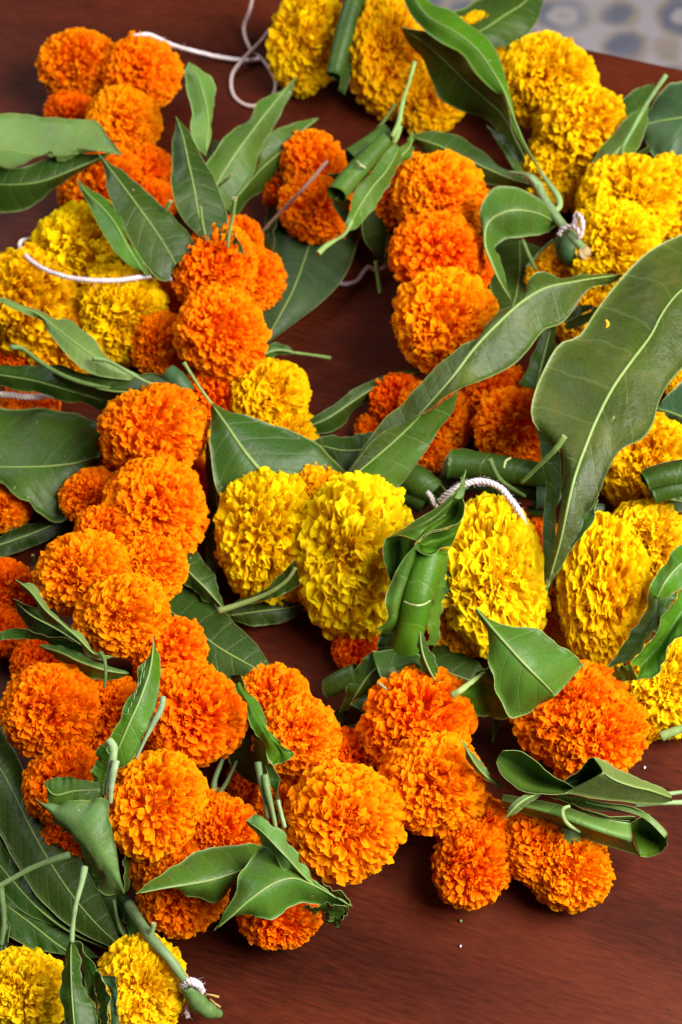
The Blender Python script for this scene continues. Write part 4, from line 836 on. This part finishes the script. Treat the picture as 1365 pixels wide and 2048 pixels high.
st = petiole(None, [(1322,1474,24),(1340,1466,26),(1400,1444,30)], (.0034,.0027,.0025), (.22,.32,.10), name='leaf_stalk'); tag(st, 'thick cut green stalk at the right edge below the yellow bloom', 'leaf stalk')

# small bundle at the left edge
b = bundle('small leaf bundle with one pale leaf across the left orange blooms', 150, 1280)
leaf(b, [(32,1159,74),(48,1165,74),(64,1166,74),(78,1190,72),(102,1218,70),(140,1252,68),(166,1276,66),(188,1304,64),(228,1312,60)], [(32,1160,76),(60,1182,76),(90,1220,74),(125,1250,70),(160,1280,68),(190,1308,64),(228,1313,60)], [(32,1162,72),(50,1186,70),(72,1206,68),(80,1228,66),(112,1247,64),(145,1272,62),(172,1300,62),(200,1320,60),(228,1314,60)], 'p', label='pale leaf with curled margin on top')
leaf(b, [(27,1198,54),(58,1210,56),(100,1228,58),(150,1262,60),(196,1310,60)], [(28,1200,52),(64,1232,54),(108,1256,56),(150,1282,58),(192,1312,60)], [(30,1205,48),(45,1242,46),(62,1270,46),(105,1282,48),(150,1290,52),(190,1316,58)], 'd')
leaf(b, [(-20,1272,50),(30,1257,52),(62,1262,54),(110,1275,56),(155,1285,58),(200,1308,60)], None, [(-20,1282,48),(40,1277,48),(85,1284,48),(125,1296,50),(150,1302,54),(192,1318,58)], 'm', rib=False)
leaf(b, [(78,1289,50),(120,1290,54),(152,1304,58),(200,1325,56),(258,1345,50)], [(80,1292,50),(125,1306,56),(165,1324,58),(212,1340,54),(258,1348,50)], [(82,1296,46),(125,1322,48),(165,1342,48),(215,1363,46),(256,1350,48)], 'g', groove=-.001)
petiole(b, [(202,1306,66),(210,1322,68),(212,1350,66),(209,1374,62)], (.0018,.0011,.0010,.0012), (.12,.20,.05))

# upright leaf with white marks and the wavy pale pair below it
b = bundle('upright leaf with white scratch marks and two thick cut stalks over the orange blooms', 260, 1460)
leaf(b, [(307,1264,90),(303,1290,90),(296,1318,88),(278,1345,86),(273,1372,86),(252,1400,84),(242,1435,82),(225,1470,78),(212,1500,74)], [(307,1264,90),(306,1305,92),(299,1345,90),(282,1395,88),(262,1440,84),(240,1490,78),(225,1520,72)], [(307,1264,90),(312,1292,88),(321,1318,86),(325,1343,84),(316,1368,84),(314,1400,82),(305,1440,80),(288,1468,78),(276,1502,74),(250,1532,70),(228,1535,68)], 'b', n=34, rr=.0006, label='upright blade with white scratch marks')
leaf(b, [(218,1484,72),(200,1495,70),(190,1520,66),(187,1545,64),(188,1562,62)], None, [(222,1490,76),(228,1520,74),(222,1555,70),(210,1600,66)], 'b', rib=False)
import_scratches = [(289,1330),(284,1342),(287,1352),(280,1366),(276,1372),(268,1396),(262,1410),(256,1424),(281,1358),(272,1384)]
V = []; Q4 = []; off = 0
for i, (sx, sy) in enumerate(import_scratches):
    v, q = tube_grid(np.array([at(sx+k*1.2, sy+5-k*(6+i % 3), (93+k*.2)/1000) for k in range(3)]), np.array([.00004, .00012, .00004]), 4); V.append(v); Q4.append(q+off); off += len(v)
me = raw_mesh('scratches', np.concatenate(V)-WORLD_AT[b.name], np.concatenate(Q4)); me.materials.append(M_STRING); so = bpy.data.objects.new('scratches', me); link(so); put(so, WORLD_AT[b.name], b); so.color = (.5, .55, .35, 1); so['kind'] = 'stuff'
petiole(b, [(218,1481,88),(227,1495,88),(226,1520,86),(217,1555,80),(208,1590,74)], (.0028,.0026,.0018,.0012), (.26,.36,.16)); petiole(b, [(233,1521,88),(227,1545,86),(222,1575,80),(220,1605,72)], (.0024,.0022,.0018), (.28,.38,.20))
petiole(b, [(327,1393,84),(322,1420,82),(308,1445,80),(290,1480,76),(272,1518,70)], (.0018,.0020,.0012,.0011), (.20,.30,.15))
b = bundle('pair of wavy pale leaves folded over each other at the lower left', 180, 1650)
leaf(b, [(215,1590,56),(235,1620,56),(246,1680,52),(252,1740,46),(250,1785,42)], None, [(215,1595,44),(250,1650,40),(262,1720,38),(256,1782,38)], 'd', rib=False)
leaf(b, [(88,1566,64),(108,1556,66),(130,1552,68),(160,1560,68),(202,1562,68)], [(90,1570,64),(110,1590,66),(150,1582,68),(204,1580,70)], [(92,1575,62),(98,1600,62),(112,1618,62),(155,1612,66),(204,1604,70)], 'g', label='smaller leaf underneath')
leaf(b, [(70,1598,70),(100,1610,72),(125,1608,74),(160,1600,78),(215,1598,80),(218,1640,76),(232,1690,70),(240,1745,62),(250,1786,54)], [(70,1598,70),(112,1632,74),(148,1660,76),(178,1690,74),(205,1730,66),(248,1788,54)], [(70,1599,68),(98,1628,68),(122,1645,66),(142,1662,64),(146,1688,62),(168,1700,60),(180,1730,56),(182,1752,54),(200,1760,52),(198,1776,50),(222,1788,50),(248,1790,52)], 'p', n=36, rib=False, label='larger wavy leaf on top', wave=.0022, ripple=3)
leaf(b, [(108,1636,52),(118,1650,50),(136,1668,48)], None, [(112,1625,56),(130,1645,56),(145,1668,54)], 'm', rib=False)

# leafy twig at the bottom left
b = bundle('leafy mango twig fanning broad dark leaves across the bottom left corner', 260, 1870, 'leafy twig', None, 'leafy_twig')
leaf(b, [(-40,1400,12),(10,1465,14),(55,1545,14),(100,1610,14),(145,1690,16),(185,1760,18),(220,1830,18),(246,1896,16)], [(-40,1470,18),(20,1570,20),(75,1680,20),(130,1770,20),(185,1840,18),(246,1898,16)], [(-40,1600,14),(5,1680,14),(45,1745,14),(85,1805,14),(135,1850,14),(190,1880,14),(244,1900,15)], 'm', n=36, groove=.002, label='largest leaf with a long straight midrib')
leaf(b, [(-40,1600,9),(0,1680,9),(50,1750,9),(100,1820,9),(170,1870,9),(236,1900,10)], [(-40,1680,10),(20,1755,10),(80,1820,10),(150,1870,10),(236,1905,10)], [(-40,1720,7),(10,1790,7),(50,1825,7),(100,1848,7),(160,1868,8),(236,1908,8)], 'm')
leaf(b, [(8,1788,6),(50,1810,6),(100,1840,6),(150,1875,6),(200,1915,6)], [(10,1808,7),(60,1845,7),(110,1885,7),(160,1920,7)], [(16,1872,5),(60,1895,5),(100,1905,5),(150,1912,5),(175,1925,5)], 'm', groove=.002, label='leaf with raised pale side veins')
leaf(b, [(-40,1750,8),(0,1770,9),(14,1820,9),(16,1885,8)], None, [(-40,1900,5),(-10,1915,5),(5,1912,5),(14,1895,6)], 'd', rib=False)
leaf(b, [(175,1700,16),(215,1755,18),(232,1800,18),(240,1840,16),(264,1890,14)], None, [(130,1700,12),(175,1790,12),(215,1850,12),(262,1892,12)], 'm', rib=False)
leaf(b, [(228,1780,12),(262,1800,14),(280,1840,14),(283,1888,12)], None, [(240,1830,9),(262,1870,9),(278,1892,9)], 'm', rib=False)
tube('twig', pts([(258,1808,26),(276,1838,34),(306,1881,42),(338,1916,42),(373,1965,34),(384,1982,28)]), (.0024,.0026,.0025,.0022,.0022), b, M_STEM, (.16,.24,.10), 14, bump=.06)
petiole(b, [(300,1872,42),(306,1856,46),(308,1846,48)], (.0019,.0017), (.20,.30,.12))
tube('twig_end', pts([(374,1972,34),(388,1994,28),(404,2012,22),(420,2022,18),(440,2028,12)]), (.0026,.0038,.0042,.0036,.0020), b, M_STEM, (.10,.18,.05), 14, end_cut=True, bump=.07)
petiole(b, [(236,1900,12),(222,1890,12),(200,1868,12)], (.0016,.0012), (.12,.2,.06), cut=False); petiole(b, [(262,1890,14),(240,1855,18),(228,1800,22)], (.0012,.0010), (.14,.22,.08), cut=False)
for i, P in enumerate(([(404,1996,12),(416,1989,16),(438,1994,14)], [(420,1998,12),(432,2008,12),(440,2014,8)], [(402,2012,10),(418,2014,12),(430,2012,9)])):
    tag(petiole(None, P, (.0008,.0006,.0009), (.42,.26,.08), name='dry_stalk'), ('dry curled brown stalk bit above the cut twig end', 'dry brown stalk bit pointing down right of the twig end', 'short dry stalk bit lying close against the twig end')[i], 'dry stalk')
for P, l in (([(138,1710,40),(100,1722,44),(60,1738,44),(20,1760,42),(-30,1788,40)], 'long pale leaf stalk crossing the dark leaves to the left edge'), ([(0,1772,30),(6,1810,26),(8,1850,20),(2,1890,12)], 'slim upright leaf stalk at the left edge over the dark leaves')):
    tag(petiole(None, P, (.0026,.0018,.0016,.0018), (.13,.21,.07), name='leaf_stalk'), l, 'leaf stalk')

# folded leaves between the two bottom yellow blooms
b = bundle('wavy folded leaves with a tall stalk between the two bottom yellow blooms', 175, 1970)
leaf(b, [(142,1880,56),(128,1920,52),(122,1965,48),(125,2010,44),(135,2090,40)], [(143,1880,58),(142,1930,56),(144,1990,50),(152,2090,44)], [(145,1882,56),(158,1905,52),(162,1940,50),(166,1965,48),(188,2010,44),(205,2090,40)], 'm', label='front leaf under the stalk', rr=.0004)
leaf(b, [(146,1884,50),(165,1885,50),(170,1905,48),(190,1935,46),(192,1960,44),(196,2010,42),(200,2090,38)], None, [(150,1900,44),(160,1930,42),(172,1965,40),(188,2010,38),(196,2090,36)], 'm', rib=False)
leaf(b, [(186,1948,54),(195,1943,56),(205,1955,54),(216,1990,50),(218,2090,44)], None, [(190,1965,46),(192,1990,44),(200,2030,42),(204,2090,38)], 'd', rib=False)
leaf(b, [(204,1952,52),(216,1975,50),(222,2010,46),(220,2090,42)], None, [(232,1953,54),(234,1985,50),(236,2030,46),(242,2090,42)], 't', rib=False, label='bluish shiny end leaf'); 
petiole(b, [(170,1734,70),(164,1765,70),(152,1810,68),(146,1850,62),(144,1885,58)], (.0022,.0016,.0014,.0016), (.20,.30,.12))
leaf(b, [(130,2035,12),(150,2050,12),(160,2090,12)], None, [(120,2090,10),(135,2095,10),(150,2100,10)], 't', rib=False)

# bundle at the lower middle
b = bundle('large leaf bundle at the lower middle with bright upper leaf and two broad lower leaves', 560, 1660)
leaf(b, [(460,1352,26),(474,1385,30),(480,1420,32),(462,1470,30),(455,1520,26),(480,1552,24),(522,1570,26)], [(470,1350,36),(490,1400,42),(500,1450,42),(500,1500,38),(512,1540,34),(530,1580,34)], [(482,1350,44),(495,1395,52),(515,1440,56),(530,1480,56),(534,1520,54),(540,1560,50),(545,1600,44)], 'd', rib=False, label='dark shaded leaf with thin pale margin')
leaf(b, [(472,1368,70),(476,1385,70),(492,1410,70),(498,1440,70),(510,1462,68),(525,1485,66),(532,1510,64),(545,1530,62)], [(476,1366,72),(495,1400,72),(512,1430,72),(528,1458,72),(545,1485,70),(570,1506,66)], [(480,1364,70),(497,1388,70),(522,1412,70),(530,1440,70),(540,1462,70),(560,1482,70),(566,1498,68),(590,1507,66),(575,1520,64),(560,1528,62),(545,1531,62)], 'b', n=34, groove=.002, label='bright green wavy leaf on top', rib=False)
leaf(b, [(530,1525,58),(540,1560,56),(550,1600,52),(562,1640,48),(575,1668,46)], None, [(544,1530,60),(560,1560,58),(556,1590,54),(565,1620,52),(580,1668,48)], 'm', rib=False)
leaf(b, [(525,1690,40),(490,1684,48),(455,1686,52),(420,1690,54),(385,1705,56),(345,1728,60),(310,1750,64),(272,1788,68)], [(525,1720,48),(480,1742,54),(430,1758,58),(380,1768,62),(330,1776,66),(272,1788,68)], [(500,1745,46),(470,1775,44),(455,1802,42),(440,1811,44),(400,1803,48),(360,1790,54),(318,1781,62),(272,1788,68)], 'g', n=34, curl=-.002, label='broad leaf pointing left over the orange bloom')
leaf(b, [(590,1735,60),(560,1705,64),(530,1688,64),(505,1706,66),(480,1740,66),(465,1785,66),(445,1822,66),(428,1862,62)], [(680,1800,52),(630,1770,60),(590,1755,68),(545,1768,72),(500,1800,72),(462,1834,68),(428,1862,62)], [(700,1812,44),(665,1818,44),(635,1812,48),(605,1812,52),(575,1828,56),(545,1842,58),(505,1838,60),(468,1840,62),(428,1862,62)], 'g', n=36, curl=-.002, label='broad leaf pointing down left with glossy blade')
leaf(b, [(495,1640,76),(508,1628,78),(535,1640,78),(545,1655,76),(568,1662,74),(582,1685,70),(596,1715,66),(618,1742,62),(650,1778,54),(704,1810,44)], [(494,1642,76),(520,1660,78),(545,1685,78),(575,1715,74),(605,1748,66),(640,1780,56),(704,1812,44)], [(493,1645,74),(512,1668,72),(528,1692,70),(560,1714,70),(563,1732,68),(585,1744,66),(612,1746,64),(624,1778,56),(655,1792,50),(704,1814,44)], 'p', n=36, label='narrow pale leaf with scalloped margin', wave=.002, ripple=3)
leaf(b, [(620,1740,46),(650,1765,44),(680,1785,42),(705,1812,38)], None, [(625,1752,38),(650,1780,36),(672,1800,34),(704,1815,32)], 'g', rib=False)
leaf(b, [(605,1814,44),(640,1812,48),(668,1808,50),(694,1815,48)], None, [(620,1824,36),(648,1826,38),(665,1840,36),(688,1838,38)], 'g', rib=False); leaf(b, [(640,1818,40),(662,1832,40),(682,1838,38)], None, [(644,1826,32),(662,1850,30),(680,1852,30)], 'm', rib=False)
leaf(b, [(664,1812,46),(680,1800,48),(694,1812,46),(696,1826,42),(684,1840,40)], None, [(664,1822,40),(676,1826,40),(680,1832,38),(678,1838,36),(672,1842,36)], 'm', rib=False)
petiole(b, [(516,1525,84),(522,1560,82),(530,1600,78),(537,1638,74)], (.0022,.0020,.0014,.0013), (.10,.17,.06)); petiole(b, [(530,1550,84),(536,1585,82),(545,1620,78),(552,1655,74)], (.0022,.0021,.0014,.0013), (.14,.22,.07)); petiole(b, [(556,1600,76),(562,1625,74),(570,1655,70)], (.0013,.0014), (.24,.34,.14), cut=False)

# dark leaves on the wood in the middle
b = single('dark broad leaf lying on the wood right of the dense orange ball', 440, 1260)
leaf(b, [(330,1160,12),(380,1162,12),(430,1205,12),(480,1255,12),(525,1305,10),(552,1358,8)], [(325,1210,14),(380,1250,16),(440,1295,14),(500,1330,12),(552,1360,8)], [(325,1260,8),(375,1310,8),(430,1350,8),(490,1368,7),(552,1362,7)], 'm')
b = single('dark leaf pointing down beside the dense orange ball, above the broad one', 400, 1140)
leaf(b, [(350,1082,26),(385,1095,26),(415,1130,24),(435,1170,20),(450,1215,16)], [(345,1100,28),(375,1140,28),(410,1175,24),(450,1220,16)], [(340,1135,22),(370,1168,20),(405,1195,16),(450,1222,14)], 'm')
b = single('shaded leaf under the big left central yellow bloom with its stalk pointing left', 530, 1210)
leaf(b, [(590,1120,50),(560,1150,40),(520,1185,32),(480,1200,22)], None, [(600,1170,40),(575,1185,34),(535,1200,28),(480,1212,22)], 'm', rib=False); leaf(b, [(450,1222,10),(500,1190,12),(560,1190,12),(610,1205,10)], [(455,1232,12),(520,1222,14),(580,1215,12),(612,1208,10)], [(460,1240,8),(515,1252,8),(575,1242,8),(612,1215,8)], 'd')
petiole(b, [(436,1222,36),(470,1212,36),(510,1198,38),(545,1182,42),(575,1160,46),(592,1135,50)], (.0024,.0018,.0014,.0012), (.15,.20,.05))
b = single('pair of thin curved stalks in the dark gap above the tight orange bloom', 440, 1560, name='stalk_pair', cat='leaf stalk')
petiole(b, [(462,1480,36),(445,1520,32),(430,1560,30),(428,1585,28)], (.0012,.0016,.0021), (.12,.20,.07)); petiole(b, [(474,1522,30),(455,1562,28),(440,1585,26),(428,1600,24)], (.0010,.0014,.0019), (.12,.20,.07))
for P, l in (([(1288,1534,.6),(1291,1536,.8)], 'white crumb on the wood right of the big orange pair'), ([(919,1840,.6),(924,1843,.8)], 'green leaf crumb on the bare wood below the front orange group'), ([(920,1892,.4),(923,1893,.5)], 'tiny pale crumb on the front wood')):
    tag(tube('crumb', np.array([at(*p[:2], p[2]/1000) for p in P]), .0007, None, M_STRING if 'green' not in l else M_STEM, (.8,.78,.8) if 'green' not in l else (.2,.3,.1), 6)[0], l, 'crumb')
